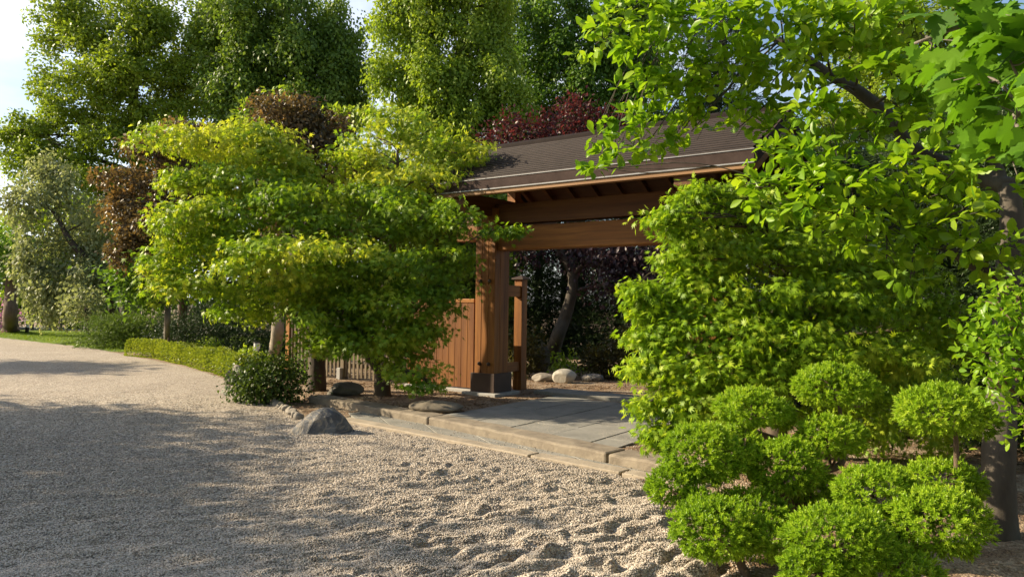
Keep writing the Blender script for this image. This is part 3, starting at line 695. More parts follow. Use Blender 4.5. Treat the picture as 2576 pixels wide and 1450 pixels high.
c = gp(1420, 960, .1); rock('boulder', 'smooth pale rounded boulder under the gate', c, (.25, .2, .17), M_white, 5, cuts=4, rough=.04, sink=.18)
c = gp(1368, 957, .1); rock('rock', 'low mottled pale rock leaning on the smooth boulder', c, (.25, .16, .11), M_cob, 15, cuts=7, sink=.2)
c = gp(1492, 957, .1); rock('rock', 'flat grey rock lying right of the pale boulder', c, (.25, .16, .10), M_rock, 25, cuts=8, sink=.2)
c = gp(1362, 945, .1); rock('standing_stone', 'upright slab of dark stone behind the pale boulder', (c[0], c[1], .36), (.19, .12, .46), M_rockd, 45, cat='stone', cuts=8, flat=.5, rz=.4)
c = gp(571, 968); rock('stone_block', 'squared stone block at the end of the low hedge', (c[0], c[1] + .1, .13), (.13, .13, .2), M_cob, 52, cat='stone', cuts=12, flat=.5, rough=.03)
c = gp(594, 962); rock('stone_block', 'second squared stone half under the spreading bush', (c[0], c[1] + .15, .15), (.16, .16, .24), M_cob, 57, cat='stone', cuts=12, flat=.5, rough=.03)
ea = np.array([gp(690, 1016), gp(722, 1034), gp(752, 1052)])
for i in range(9):
    p = lin_at(ea, i / 8.0)
    rock('edging_block', 'small pale edging block in the row running to the veined rock', (p[0], p[1], .03), (.085, .075, .07), M_cob, 70 + i, cat='edging stone', cuts=14, flat=.55, rough=.02, rz=-.6, group='edging blocks left of the kerb', sub=3)

# ------------------------------------------------------------------ lamps, rope fence
def bollard(px, py, h, label):
    p = gp(px, py); o = tag(empty('bollard_lamp', (p[0], p[1], hz(*p))), label, 'garden lamp', 'low garden bollard lamps')
    cy = lambda r, z0, z1: MB().tube([(0, 0, z0), (0, 0, z1)], [r, r], 20)
    cy(.08, -.05, h * .58).build('base', M_black, o); cy(.075, h * .581, h * .94).build('lamp_glass', M_glass, o); cy(.083, h * .941, h).build('cap', M_black, o)
bollard(645, 923, .55, 'black and white bollard lamp behind the end of the low hedge')
bollard(68, 838, .44, 'black and white bollard lamp standing alone on the lawn')
rf = tag(empty('rope_fence', (*gp(110, 834), 0)), 'low rope fence on wooden posts at the back of the lawn', 'fence')
b0 = np.array(rf.location)
pp = [np.array([*gp(x, y), 0]) - b0 for x, y in ((-60, 828), (8, 829.5), (80, 831.5), (152, 833), (215, 835), (280, 837.5), (352, 840))]
for p in pp: MB().tube([p + [0, 0, -.05], p + [0, 0, .70]], [.09, .085], 9).build('post', M_postw, rf)
for a, b in zip(pp[:-1], pp[1:]):
    t = np.linspace(0, 1, 13)[:, None]; q = a + (b - a) * t; q[:, 2] = .62 - .6 * (t[:, 0] * (1 - t[:, 0])); MB().tube(q, .022, 5).build('rope', M_rope, rf, True)
fp = MB(); fp.add([(*gp(-200, 824), .045), (*gp(420, 836), .045), (*gp(420, 829), .045), (*gp(-200, 818), .045)], [(0, 1, 2, 3)])
tag(fp.build('garden_path', M_con), kind='structure')

# ------------------------------------------------------------------ vegetation
def base(px, py, z=0.0):
    p = gnd(px, py, z); return np.array([p[0], p[1], hz(p[0], p[1]) - .04])
def under(px, D):
    p = at(px, 770, D); return np.array([p[0], D, -.03])
# --- left japanese maples
b1 = base(962, 992, .1); b2 = base(797, 980, .1)
m1 = [b1, at(960, 935, 12.25), at(945, 860, 12.3), at(960, 760, 12.3), at(985, 640, 12.4), at(1000, 500, 12.5), at(1000, 380, 12.6)]
tree('japanese_maple', 'bushy japanese maple with forked trunk reaching over to the gate post', 'maple', m1, [.15, .12, .085, .075, .06, .04, .02],
     [(1010, 300, 85, 30, 12.8), (945, 345, 75, 48, 12.7), (1075, 345, 75, 38, 12.6), (1150, 385, 75, 35, 12.2), (1000, 410, 130, 48, 12.5), (900, 425, 60, 38, 12.6),
      (1070, 455, 110, 30, 12.1), (935, 500, 130, 36, 11.9), (1055, 530, 115, 28, 11.4), (1140, 550, 62, 23, 11.2), (1255, 580, 42, 11, 11.1), (1095, 590, 75, 28, 11.6), (905, 590, 140, 43, 11.5),
      (1010, 670, 150, 48, 11.2), (1115, 650, 58, 35, 11.2), (1130, 725, 48, 23, 11.1), (870, 700, 110, 48, 11.5), (1000, 760, 130, 43, 11.1), (1090, 775, 65, 35, 11.1),
      (860, 790, 120, 48, 11.2), (945, 850, 110, 36, 11.0), (1045, 845, 75, 32, 11.1), (830, 860, 70, 30, 11.2), (1035, 935, 55, 23, 10.9), (1085, 965, 35, 12, 10.8), (870, 850, 90, 40, 11.5), (960, 880, 90, 36, 11.3), (1010, 895, 50, 30, 11.4), (820, 815, 70, 36, 11.7), (930, 800, 90, 45, 11.6), (1060, 830, 50, 36, 11.6)],
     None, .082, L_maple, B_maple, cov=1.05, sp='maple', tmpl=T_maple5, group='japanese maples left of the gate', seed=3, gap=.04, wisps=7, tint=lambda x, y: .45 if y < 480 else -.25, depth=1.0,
     extra_limbs=[([at(960, 940, 12.25), at(925, 890, 12.1), at(885, 820, 12.0), at(860, 740, 12.0)], [.09, .07, .05, .03]),
                  ([at(950, 870, 12.3), at(990, 830, 12.2), at(1060, 760, 12.0), at(1110, 660, 11.9)], [.06, .05, .04, .02])])
m2 = [b2, at(797, 900, 12.9), at(790, 800, 12.9), at(770, 700, 12.9), at(720, 580, 12.9), at(680, 470, 13.0), at(660, 400, 13.0)]
tree('japanese_maple', 'yellow green japanese maple in wide layers, on the thick rough dark trunk', 'maple', m2, [.17, .14, .125, .10, .07, .045, .02],
     [(565, 365, 170, 29, 12.4), (620, 330, 80, 22, 12.5), (680, 400, 120, 31, 12.4), (500, 455, 85, 31, 12.1), (640, 465, 165, 35, 12.0), (760, 440, 80, 31, 12.6), (455, 530, 70, 20, 11.4), (560, 545, 130, 38, 11.4),
      (725, 500, 120, 35, 11.4), (780, 560, 90, 35, 11.5), (725, 630, 160, 31, 10.8), (640, 675, 95, 26, 10.7), (760, 690, 95, 26, 10.8), (570, 620, 100, 38, 11.8), (460, 595, 75, 31, 11.7), (430, 655, 75, 31, 11.6), (480, 715, 105, 25, 11.4),
      (590, 730, 90, 31, 12.0), (700, 745, 110, 32, 11.7), (800, 740, 80, 31, 11.6), (640, 790, 80, 20, 12.3)],
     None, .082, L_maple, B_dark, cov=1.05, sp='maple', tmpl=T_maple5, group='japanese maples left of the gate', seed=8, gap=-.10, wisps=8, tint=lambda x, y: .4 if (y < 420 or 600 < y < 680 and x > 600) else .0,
     extra_limbs=[([at(785, 780, 12.9), at(700, 700, 12.6), at(600, 640, 12.5), at(500, 610, 12.4)], [.09, .07, .05, .025]), ([at(745, 620, 12.9), at(790, 520, 12.8), at(800, 450, 12.9)], [.06, .04, .02])])
# --- purple leaved plums and the small standard tree
tree('purple_leaf_plum', 'bronze purple plum tree above the maples on a smooth pale trunk', 'plum tree', [base(688, 912), at(697, 850, 16.6), at(705, 760, 16.6), at(740, 620, 16.6), at(750, 480, 16.6), at(755, 340, 16.6)], [.17, .14, .13, .11, .08, .03],
     [(750, 300, 130, 55, 16.6), (690, 330, 90, 50, 16.4), (820, 330, 80, 55, 16.8), (760, 390, 130, 60, 16.4), (850, 410, 80, 60, 16.8), (700, 470, 120, 70, 16.7), (820, 500, 110, 70, 16.9), (760, 600, 130, 80, 17)],
     None, .11, L_plum, B_pale, cov=1.5, tmpl=T_quad, group='purple leaved plums left of the gate', seed=12, gap=-.4, lumps=12)
tree('purple_leaf_plum', 'wider bronze purple plum tree left of the yellow green maple', 'plum tree', [under(455, 24.0), at(460, 760, 23), at(440, 640, 20), at(400, 480, 19), at(400, 380, 19)], [.16, .14, .12, .07, .03],
     [(390, 390, 90, 60, 18.8), (470, 350, 90, 35, 18.6), (330, 460, 80, 65, 18.8), (420, 480, 100, 70, 18.6), (300, 540, 60, 60, 18.9), (380, 570, 95, 70, 18.5), (350, 640, 80, 50, 18.6), (470, 580, 90, 80, 19), (560, 350, 70, 40, 18.8)],
     None, .11, L_plum, B_brown, cov=1.5, group='purple leaved plums left of the gate', seed=13, gap=-.4, lumps=12)
tree('shoot_tree', 'light green upright shoots rising behind the bronze purple plum crown', 'small tree', [under(700, 17.8), at(700, 600, 17.8), at(700, 350, 17.8), at(700, 235, 17.8)], [.10, .08, .05, .02],
     [(697, 235, 26, 18, 17.8), (720, 262, 34, 14, 17.8), (845, 290, 60, 16, 17.9), (610, 285, 26, 30, 17.8), (900, 300, 30, 25, 17.8)], None, .15, L_fresh, B_brown, cov=1.3, sp='magno', seed=14)
tree('standard_tree', 'small round headed dark green tree on a thin straight pale trunk', 'small tree', [base(419, 882), at(420, 820, 20.3), at(421, 760, 20.3), at(400, 700, 20.3)], [.085, .08, .075, .04],
     [(350, 690, 62, 52, 20.0), (320, 700, 36, 42, 19.9), (395, 720, 60, 42, 20.1), (345, 750, 48, 28, 20), (370, 660, 50, 30, 20.2)], None, .15, L_mid, B_grey, cov=1.6, seed=15, gap=-.5)
tree('sapling', 'thin sapling with large light leaves in front of the straight pale trunk', 'small tree', [under(425, 21.0), at(425, 800, 21.0), at(410, 740, 20.9), at(390, 725, 20.9)], [.03, .025, .02, .01],
     [(372, 722, 20, 9, 19.5), (400, 735, 20, 14, 19.6), (425, 745, 22, 14, 19.6), (398, 762, 12, 9, 19.5)], None, .17, L_fresh, B_brown, cov=1.3, sp='magno', tmpl=T_oval, seed=16)
# --- silver tree, far left group
st = [base(300, 846), at(290, 800, 29), at(268, 700, 28.6), at(225, 655, 28.3), at(180, 610, 28.2), at(140, 540, 28.2), at(100, 500, 28.2)]
tree('silver_leaf_tree', 'leaning grey green silver leaved tree over the lawn', 'tree', st, [.22, .20, .17, .15, .12, .07, .03],
     [(110, 440, 80, 40, 28.5), (60, 520, 55, 55, 28.2), (150, 520, 75, 50, 28.4), (230, 560, 70, 55, 28.6), (90, 600, 80, 45, 28), (190, 640, 80, 50, 28.2), (255, 640, 50, 50, 28.6), (110, 680, 90, 42, 27.6), (180, 720, 90, 40, 27.5), (80, 740, 65, 36, 27.3), (150, 780, 80, 30, 27.3), (250, 710, 50, 45, 28.2)],
     None, .17, L_silver, B_dark, cov=1.2, sp='hang', seed=17, gap=-.3, lumps=10, extra_limbs=[([at(262, 695, 28.6), at(200, 690, 28.3), at(120, 660, 28)], [.1, .07, .03])])
tree('grey_shrub', 'small pale grey green shrub beside the leaning silver leaved tree', 'shrub', [base(225, 845), at(220, 800, 26.5), at(212, 760, 26.5)], [.06, .05, .03],
     [(205, 745, 34, 24, 26.4), (222, 775, 42, 26, 26.3), (205, 795, 34, 18, 26.2)], None, .14, L_silver, B_dark, cov=1.2, seed=18)
tree('curved_tree', 'old dark trunk lying curved along the lawn under the silver foliage', 'tree', [gnd(345, 838) - [0, 0, .05], gnd(290, 838) + [0, 0, .12], gnd(262, 836) + [0, 0, .3], at(235, 808, 30), at(215, 780, 30), at(205, 740, 30)], [.24, .23, .2, .19, .16, .08],
     [(200, 735, 45, 30, 30.5), (240, 740, 45, 28, 30.5), (170, 775, 40, 24, 30.5)], None, .17, L_conif, B_dark, cov=1.2, seed=19)
tree('brown_trunk_tree', 'tree with a thick reddish brown trunk at the left edge of the lawn', 'tree', [base(26, 833), at(26, 800, 33), at(28, 740, 33), at(30, 640, 33)], [.40, .30, .26, .2],
     [(30, 680, 70, 45, 33), (-40, 650, 70, 60, 33), (0, 620, 60, 40, 33.5)], None, .2, L_mid, B_brown, cov=1.1, seed=20)
for i, (px, py, D, h, w, lab) in enumerate(((10, 690, 40, 4.5, .9, 'narrow dark conifer at the far left behind the lawn'),)):
    bb = under(px, D); tree('conifer', lab, 'conifer', [bb, bb + [0, 0, h * .5], bb + [0, 0, h]], [.15, .1, .03], [(px, 770 - (z - 1.6) * F / D, w * F / D * (1.05 - z / h), h * .13 * F / D, D) for z in np.linspace(.5, h - .3, 6)], None, .2, L_conif, B_brown, cov=1.2, sp='conif', tmpl=T_needle, seed=21 + i)
tree('rhododendron', 'rhododendron with pink and violet blooms beside the thick reddish brown trunk', 'flowering shrub', [base(8, 836), at(8, 810, 34), at(10, 790, 34)], [.05, .04, .02],
     [(8, 805, 16, 22, 33.8), (12, 770, 12, 14, 33.8)], None, .2, L_pink, B_brown, cov=1.0, seed=22, crown_name='blossom')
# --- big background trees
def big(label, px, D, top_px, pads, leaf, mat, cov, sp='broad', seed=0, bark=B_dark, r0=.4, gap=-.15, name='broadleaf_tree', group='tall background trees', **kw):
    b = under(px, D); tp = at(px + 10, top_px, D)
    tree(name, label, 'tree', up_trunk(b, tp, 5, .02, seed), [r0, r0 * .85, r0 * .7, r0 * .45, r0 * .15], pads, None, leaf, mat, bark, cov=cov, sp=sp, group=group, seed=seed, gap=gap, sub=5, twig=.015, lumps=kw.pop('lumps', 15), **kw)
big('tall olive green oak in the upper left corner of the view', 330, 38, 40,
    [(300, 60, 150, 100, 38), (430, 60, 130, 110, 38), (180, 40, 90, 60, 38), (360, 180, 170, 120, 37.4), (220, 190, 120, 100, 37.4), (500, 190, 120, 120, 38), (150, 290, 80, 60, 37.2), (280, 320, 130, 80, 37), (110, 210, 40, 30, 37.4),
     (420, 330, 130, 90, 37), (80, 340, 70, 50, 37), (170, 380, 100, 60, 36.6), (40, 400, 60, 45, 36.8), (300, 430, 130, 70, 37), (130, 460, 70, 50, 37), (25, 340, 45, 40, 37), (120, 100, 40, 30, 37.6), (470, 440, 120, 80, 37.6)], .19, L_oak, 1.5, seed=31, r0=.55)
big('tall dark green tree behind the bronze plum crowns', 720, 36, 20,
    [(650, 40, 120, 100, 36), (760, 60, 120, 110, 36), (850, 100, 80, 90, 36.4), (600, 150, 110, 110, 36.2), (720, 190, 140, 110, 35.4), (850, 210, 90, 90, 36), (630, 270, 130, 80, 35.2), (770, 300, 120, 80, 35.6), (890, 160, 55, 70, 36.2), (560, 60, 90, 90, 36.6), (870, 290, 70, 60, 36.4), (680, 380, 160, 90, 36)], .19, L_dark, 1.6, 'hang', seed=32, r0=.5)
big('tall fresh green tree with hanging sprays above the gate roof', 1160, 30, -60,
    [(1060, 40, 105, 75, 30), (1000, 10, 50, 50, 30), (1180, 30, 100, 85, 30), (1020, 130, 90, 70, 29.6), (1130, 140, 110, 80, 29.4), (1230, 130, 90, 80, 29.6), (1020, 215, 90, 55, 29.4), (1120, 230, 110, 70, 29), (1230, 240, 100, 70, 29.2), (1060, 300, 90, 55, 29.4), (1170, 310, 110, 60, 29), (1270, 310, 70, 55, 29.2), (1250, 30, 70, 80, 30.4), (1150, 400, 160, 70, 29.6), (960, 60, 35, 30, 29.8)], .16, L_fresh, 1.6, 'hang', seed=33, r0=.4)
big('tall mid green tree right of the hanging spray tree', 1440, 34, -40,
    [(1330, 40, 80, 80, 34), (1420, 60, 90, 90, 34), (1340, 150, 70, 80, 33.6), (1430, 180, 100, 90, 33.4), (1530, 90, 90, 100, 34), (1540, 210, 100, 90, 33.6), (1360, 270, 90, 60, 33.2), (1480, 290, 110, 60, 33.2), (1620, 60, 90, 90, 34.4), (1630, 190, 90, 90, 34), (1600, 300, 100, 60, 33.8), (1420, 400, 160, 80, 34)], .17, L_mid, 1.6, 'hang', seed=34, r0=.45, gap=-.2)
big('dark conifer standing behind the right end of the gate roof', 1800, 30, -80,
    [(1790, 20, 60, 50, 30), (1720, 60, 60, 50, 30), (1860, 70, 60, 40, 30), (1790, 120, 90, 50, 29.8), (1740, 180, 90, 45, 29.6), (1850, 190, 80, 45, 29.8), (1800, 250, 110, 45, 29.6), (1760, 310, 110, 45, 29.6), (1880, 270, 60, 35, 29.6), (1840, 340, 110, 50, 29.6)], .22, L_conif, 1.5, 'conif', seed=35, name='conifer', tmpl=T_needle)
big('pale olive tree showing between the magnolia leaves on the right', 2190, 21, -120,
    [(2160, 60, 110, 80, 21), (2250, 120, 100, 80, 21), (2140, 180, 80, 70, 21), (2230, 240, 110, 80, 20.6), (2330, 60, 110, 90, 21), (2380, 190, 110, 90, 21), (2150, 300, 80, 60, 20.8), (2300, 330, 130, 80, 20.6), (2460, 100, 120, 120, 21), (2500, 290, 130, 120, 21), (2060, 330, 70, 60, 21), (2200, 420, 150, 90, 21)], .12, L_oak, 1.3, seed=36, r0=.25)
big('leafy green tree filling the gap behind the layered maples', 560, 27, 420,
    [(540, 480, 130, 90, 27), (640, 560, 140, 90, 27), (480, 620, 130, 90, 27), (600, 690, 140, 80, 27), (780, 560, 140, 100, 27.5), (760, 700, 140, 90, 27), (900, 480, 120, 120, 28), (930, 640, 130, 110, 27.5), (450, 740, 110, 60, 26.6), (660, 780, 160, 60, 26.6), (860, 780, 140, 70, 26.5)], .16, L_mid, 1.6, seed=37, r0=.25, name='understorey_tree', group='lower trees behind the garden')
big('bright green tree behind the grey green silver foliage', 130, 42, 480,
    [(60, 600, 90, 70, 42), (160, 560, 100, 80, 42), (250, 600, 90, 90, 42), (20, 680, 80, 60, 42), (120, 690, 110, 70, 41.6), (230, 710, 100, 70, 41.6), (330, 640, 90, 90, 42), (330, 740, 90, 60, 41.6), (-60, 640, 80, 90, 42), (60, 770, 130, 45, 41), (220, 785, 130, 40, 41)], .2, L_fresh, 1.5, seed=38, r0=.3, name='understorey_tree', group='lower trees behind the garden')
big('dark bushy tree behind the picket fence', 1080, 24, 420,
    [(1050, 480, 140, 100, 24.5), (1180, 460, 120, 90, 25), (1000, 600, 130, 90, 24), (1130, 620, 130, 90, 24), (1250, 600, 90, 100, 24.5), (1060, 740, 140, 80, 24), (1200, 750, 110, 90, 23.8), (950, 760, 120, 80, 24)], .15, L_dark, 1.8, seed=39, r0=.2, name='understorey_tree', group='lower trees behind the garden', gap=-.5)
big('unseen leafy tree added behind the left gate post to shade the yews', 1180, 18.6, 470,  # tree added out of sight to shade the yews
    [(1130, 470, 120, 80, 18.8), (1230, 500, 110, 90, 18.8), (1090, 600, 120, 80, 18.6), (1200, 630, 120, 80, 18.6), (1130, 730, 120, 70, 18.6), (1230, 740, 90, 60, 18.8), (1180, 830, 90, 50, 18.8)], .13, L_dark, 1.6, seed=40, r0=.16, name='understorey_tree', group='lower trees behind the garden', gap=-.5)
# --- red plums behind the gate roof and the leaning tree under it
tree('red_leaf_plum', 'dark red leaved plum rising behind the ridge of the gate roof', 'plum tree', [under(1350, 25), at(1355, 700, 24.5), at(1370, 500, 22.5), at(1400, 350, 20.5)], [.16, .13, .10, .04],
     [(1260, 340, 50, 38, 20), (1290, 310, 34, 22, 20), (1340, 335, 55, 35, 20.4), (1410, 320, 55, 40, 20.3), (1460, 285, 55, 30, 20.5), (1445, 265, 30, 14, 20.4), (1500, 320, 60, 36, 20.6), (1545, 315, 40, 30, 20.8), (1300, 375, 80, 26, 20), (1420, 370, 90, 30, 20), (1240, 360, 30, 30, 19.8), (1350, 440, 140, 70, 20.5)],
     None, .11, L_red, B_dark, cov=1.0, sp='small', seed=41, gap=-.15)
lp = [base(1388, 912, .1), at(1398, 860, 17.4), at(1420, 800, 17.3), at(1438, 740, 17.2), at(1440, 690, 17.2), at(1420, 650, 17.2), at(1395, 590, 17.2)]
tree('leaning_plum', 'purple leaved tree with a bent grey trunk seen under the lintel', 'plum tree', lp, [.20, .17, .15, .13, .12, .085, .05],
     [(1540, 640, 90, 45, 16.6), (1620, 660, 90, 60, 16.6), (1480, 620, 70, 40, 17), (1580, 720, 80, 40, 16.4), (1680, 640, 80, 70, 16.8), (1340, 610, 80, 40, 17.4)],
     None, .12, L_purple, B_mag, cov=1.3, sp='hang', seed=42, extra_limbs=[([at(1440, 690, 17.2), at(1475, 660, 17), at(1530, 620, 16.8)], [.08, .06, .03])])
# --- dark screen of yews behind the gate
for i, (px, D, h, w, lab) in enumerate(((1290, 23, 5.2, 1.3, 'dark yew behind the small rear post of the gate'), (1420, 23.5, 5.4, 1.3, 'dark yew behind the bent grey trunk'), (1560, 22.5, 5.2, 1.35, 'dark yew in the middle of the gate opening'),
                                        (1700, 21.5, 5.2, 1.35, 'dark yew at the right of the gate opening behind the maple'), (1850, 20, 5.4, 1.4, 'dark yew hidden behind the right gate post'))):
    bb = under(px, D); tree('yew', lab, 'conifer', [bb, bb + [0, 0, h * .5], bb + [0, 0, h]], [.18, .12, .03],
        [(px + ((k * 37) % 5 - 2) * 8, 770 - (z - 1.6) * F / D, w * F / D * (1.1 - .45 * z / h), h * .12 * F / D, D, w * .8) for k, z in enumerate(np.linspace(.4, h - .3, 7))], None, .16, L_conif, B_dark, cov=2.6, sp='conif', tmpl=T_needle, seed=51 + i, group='dark yews screening the garden behind the gate', gap=-.6)
# --- shrubs
def shrub(name, label, px, py, pads, leaf, mat, cov=1.4, sp='small', tmpl=T_quad, seed=0, z=0.0, group=None, bark=B_dark, cat='shrub', **kw):
    b = base(px, py, z); D = b[1]; p0 = pads[0]
    return tree(name, label, cat, [b, b + [0, 0, .12], (b + at(p0[0], p0[1], D)) / 2, at(p0[0], p0[1], D)], [.035, .03, .02, .01], [p + ((D,) if len(p) == 4 else ()) for p in pads], None, leaf, mat, bark, cov=cov, sp=sp, tmpl=tmpl, seed=seed, group=group, **kw)
shrub('azalea', 'rounded reddish green azalea in the shade at the right of the gate opening', 1545, 950, [(1545, 900, 80, 42), (1600, 870, 70, 40), (1495, 915, 40, 28), (1560, 925, 90, 26), (1640, 915, 50, 40)], .08, L_azal, seed=61, z=.1, group='azaleas behind the gate')
shrub('azalea', 'azalea with violet tinged leaves behind the small rear post', 1320, 948, [(1318, 880, 45, 45), (1300, 915, 40, 30), (1340, 910, 30, 36)], .08, L_azal, seed=62, z=.1, group='azaleas behind the gate')
shrub('low_plants', 'low bright green plants beyond the smooth pale boulder', 1430, 935, [(1430, 922, 38, 14), (1465, 925, 25, 12), (1405, 905, 20, 18)], .10, L_fresh, seed=63, z=.1, cat='plant')
shrub('low_plants', 'sunlit patch of leaves deep in the shade right of the bent grey trunk', 1490, 880, [(1480, 795, 30, 22), (1455, 760, 20, 22)], .12, L_mid, seed=64, z=.1, cat='plant')
shrub('juniper', 'spreading dark juniper with layered sprays at the end of the lawn', 300, 876, [(330, 812, 90, 16), (280, 830, 60, 18), (370, 835, 60, 18), (260, 850, 36, 20), (310, 855, 60, 22), (390, 820, 50, 14), (240, 865, 22, 18), (270, 872, 40, 18), (340, 850, 70, 24), (410, 845, 50, 22), (360, 870, 60, 18), (300, 815, 70, 18), (400, 800, 50, 12)], .16, L_jun, 1.7, 'conif', T_needle, 65, group='low junipers')
for i, (px, py, ppy, rx, ry, lab) in enumerate(((480, 890, 830, 75, 45, 'dark low juniper in deep shade behind the left half of the low hedge'), (600, 893, 835, 75, 48, 'dark low juniper in deep shade behind the right half of the low hedge'), (560, 880, 800, 110, 36, 'tall dark yew bush in the shade under the layered maple'), (720, 895, 830, 60, 55, 'dark yew bush behind the smooth pale trunk'), (830, 900, 830, 70, 55, 'dark yew bush behind the left end of the picket fence'))):
    shrub('yew_bush', lab, px, py, [(px, ppy, rx, ry), (px - rx * .5, ppy + ry * .4, rx * .6, ry * .7), (px + rx * .5, ppy + ry * .4, rx * .6, ry * .7)], .16, L_conif, 1.6, 'conif', T_needle, 70 + i, group='dark bushes behind the low hedge', gap=-.7)
shrub('spreading_bush', 'loose spreading dark green bush at the edge of the gravel', 668, 1012, [(640, 950, 55, 45), (680, 965, 70, 45), (620, 975, 42, 34), (720, 945, 40, 34), (735, 975, 45, 30), (660, 995, 70, 20), (700, 915, 30, 18), (650, 920, 28, 22)], .06, L_shrub, 1.25, 'hang', T_quad, 81)
shrub('leafy_shrub', 'light green leafy shrub at the right end of the low hedge', 625, 945, [(615, 905, 26, 18), (640, 918, 26, 18), (600, 915, 18, 14)], .08, L_fresh, 1.4, seed=82)
shrub('thin_shrub', 'thin twiggy shrub with light leaves left of the thick dark trunk', 760, 975, [(765, 925, 20, 26), (748, 915, 14, 20), (775, 950, 18, 22)], .07, L_mid, .8, seed=83)
for i, (px, py, h) in enumerate(((515, 905, 44), (533, 907, 40), (545, 908, 46), (597, 915, 28))):
    b = base(px, py); D = b[1]; s = D / F; pads = [(px + k * .3, py - h * (.35 + .16 * k), 3.4 - .5 * k, 4, D) for k in range(5)]
    tree('flower_spike', ('slender plant spike standing alone left of the pair behind the low hedge', 'shorter plant spike of the pair behind the low hedge', 'tallest plant spike of the pair behind the low hedge', 'small plant spike near the right end of the low hedge')[i], 'plant',
         [b, b + [0, 0, h * s * .5], b + [0, 0, h * s]], [.012, .01, .006], pads, None, .06, L_fresh, B_dark, cov=1.2, seed=90 + i, group='plant spikes behind the low hedge', sub=0)
# --- clipped box hedge
def hedge():
    line = spline([np.array([*gp(312, 893), 0]), np.array([*gp(400, 903), 0]), np.array([*gp(500, 926), 0]), np.array([*gp(560, 944), 0]), np.array([*gp(606, 958), 0])], 10)[:, :2]
    o = tag(empty('box_hedge', (*line[0], 0)), 'low clipped light green box hedge along the gravel edge', 'hedge'); r = np.random.default_rng(5)
    L = np.concatenate([[0], np.cumsum(np.linalg.norm(np.diff(line, axis=0), axis=1))]); n = 42000; t = r.random(n) * L[-1]
    c = np.stack([np.interp(t, L, line[:, 0]), np.interp(t, L, line[:, 1])], 1); T = unit(np.gradient(line, axis=0)); tx = np.stack([np.interp(t, L, T[:, 0]), np.interp(t, L, T[:, 1])], 1); nn = np.stack([-tx[:, 1], tx[:, 0]], 1)
    a = r.uniform(-.15, math.pi + .15, n); ex = .45; w, h = .30, .46
    u = np.sign(np.cos(a)) * np.abs(np.cos(a)) ** ex * w; z = np.sign(np.sin(a)) * np.abs(np.sin(a)) ** ex * h
    k = r.uniform(.86, 1.03, n) * (1 + .07 * np.sin(t * 2.3) + .05 * np.sin(t * 5.1 + 1)); ee = np.minimum(1, np.minimum(t, L[-1] - t) / .25) ** .5; k *= .55 + .45 * ee
    P = np.stack([c[:, 0] + nn[:, 0] * (u * k + .25), c[:, 1] + nn[:, 1] * (u * k + .25), np.maximum(z * k, .02)], 1)
    O = unit(np.stack([nn[:, 0] * np.cos(a), nn[:, 1] * np.cos(a), np.sin(a)], 1))
    scatter('foliage', T_quad, P - np.array([*line[0], 0]), unit(O * .8 + r.normal(size=(n, 3)) * .6), unit(O * .6 + r.normal(size=(n, 3)) * .7), r.uniform(.035, .06, n), L_hedge, o, 6)
    mb = MB(); q = np.column_stack([line - line[0] + .25 * np.stack([-T[:, 1], T[:, 0]], 1), np.full(len(line), .2)]); mb.tube(q, .02, 5)
    for i in range(3, len(q), 3): mb.tube([q[i] * [1, 1, 0] - [0, 0, .05], q[i], q[i] + [.03, .02, .16]], [.016, .013, .006], 5)
    mb.build('stem', B_dark, o)
hedge()
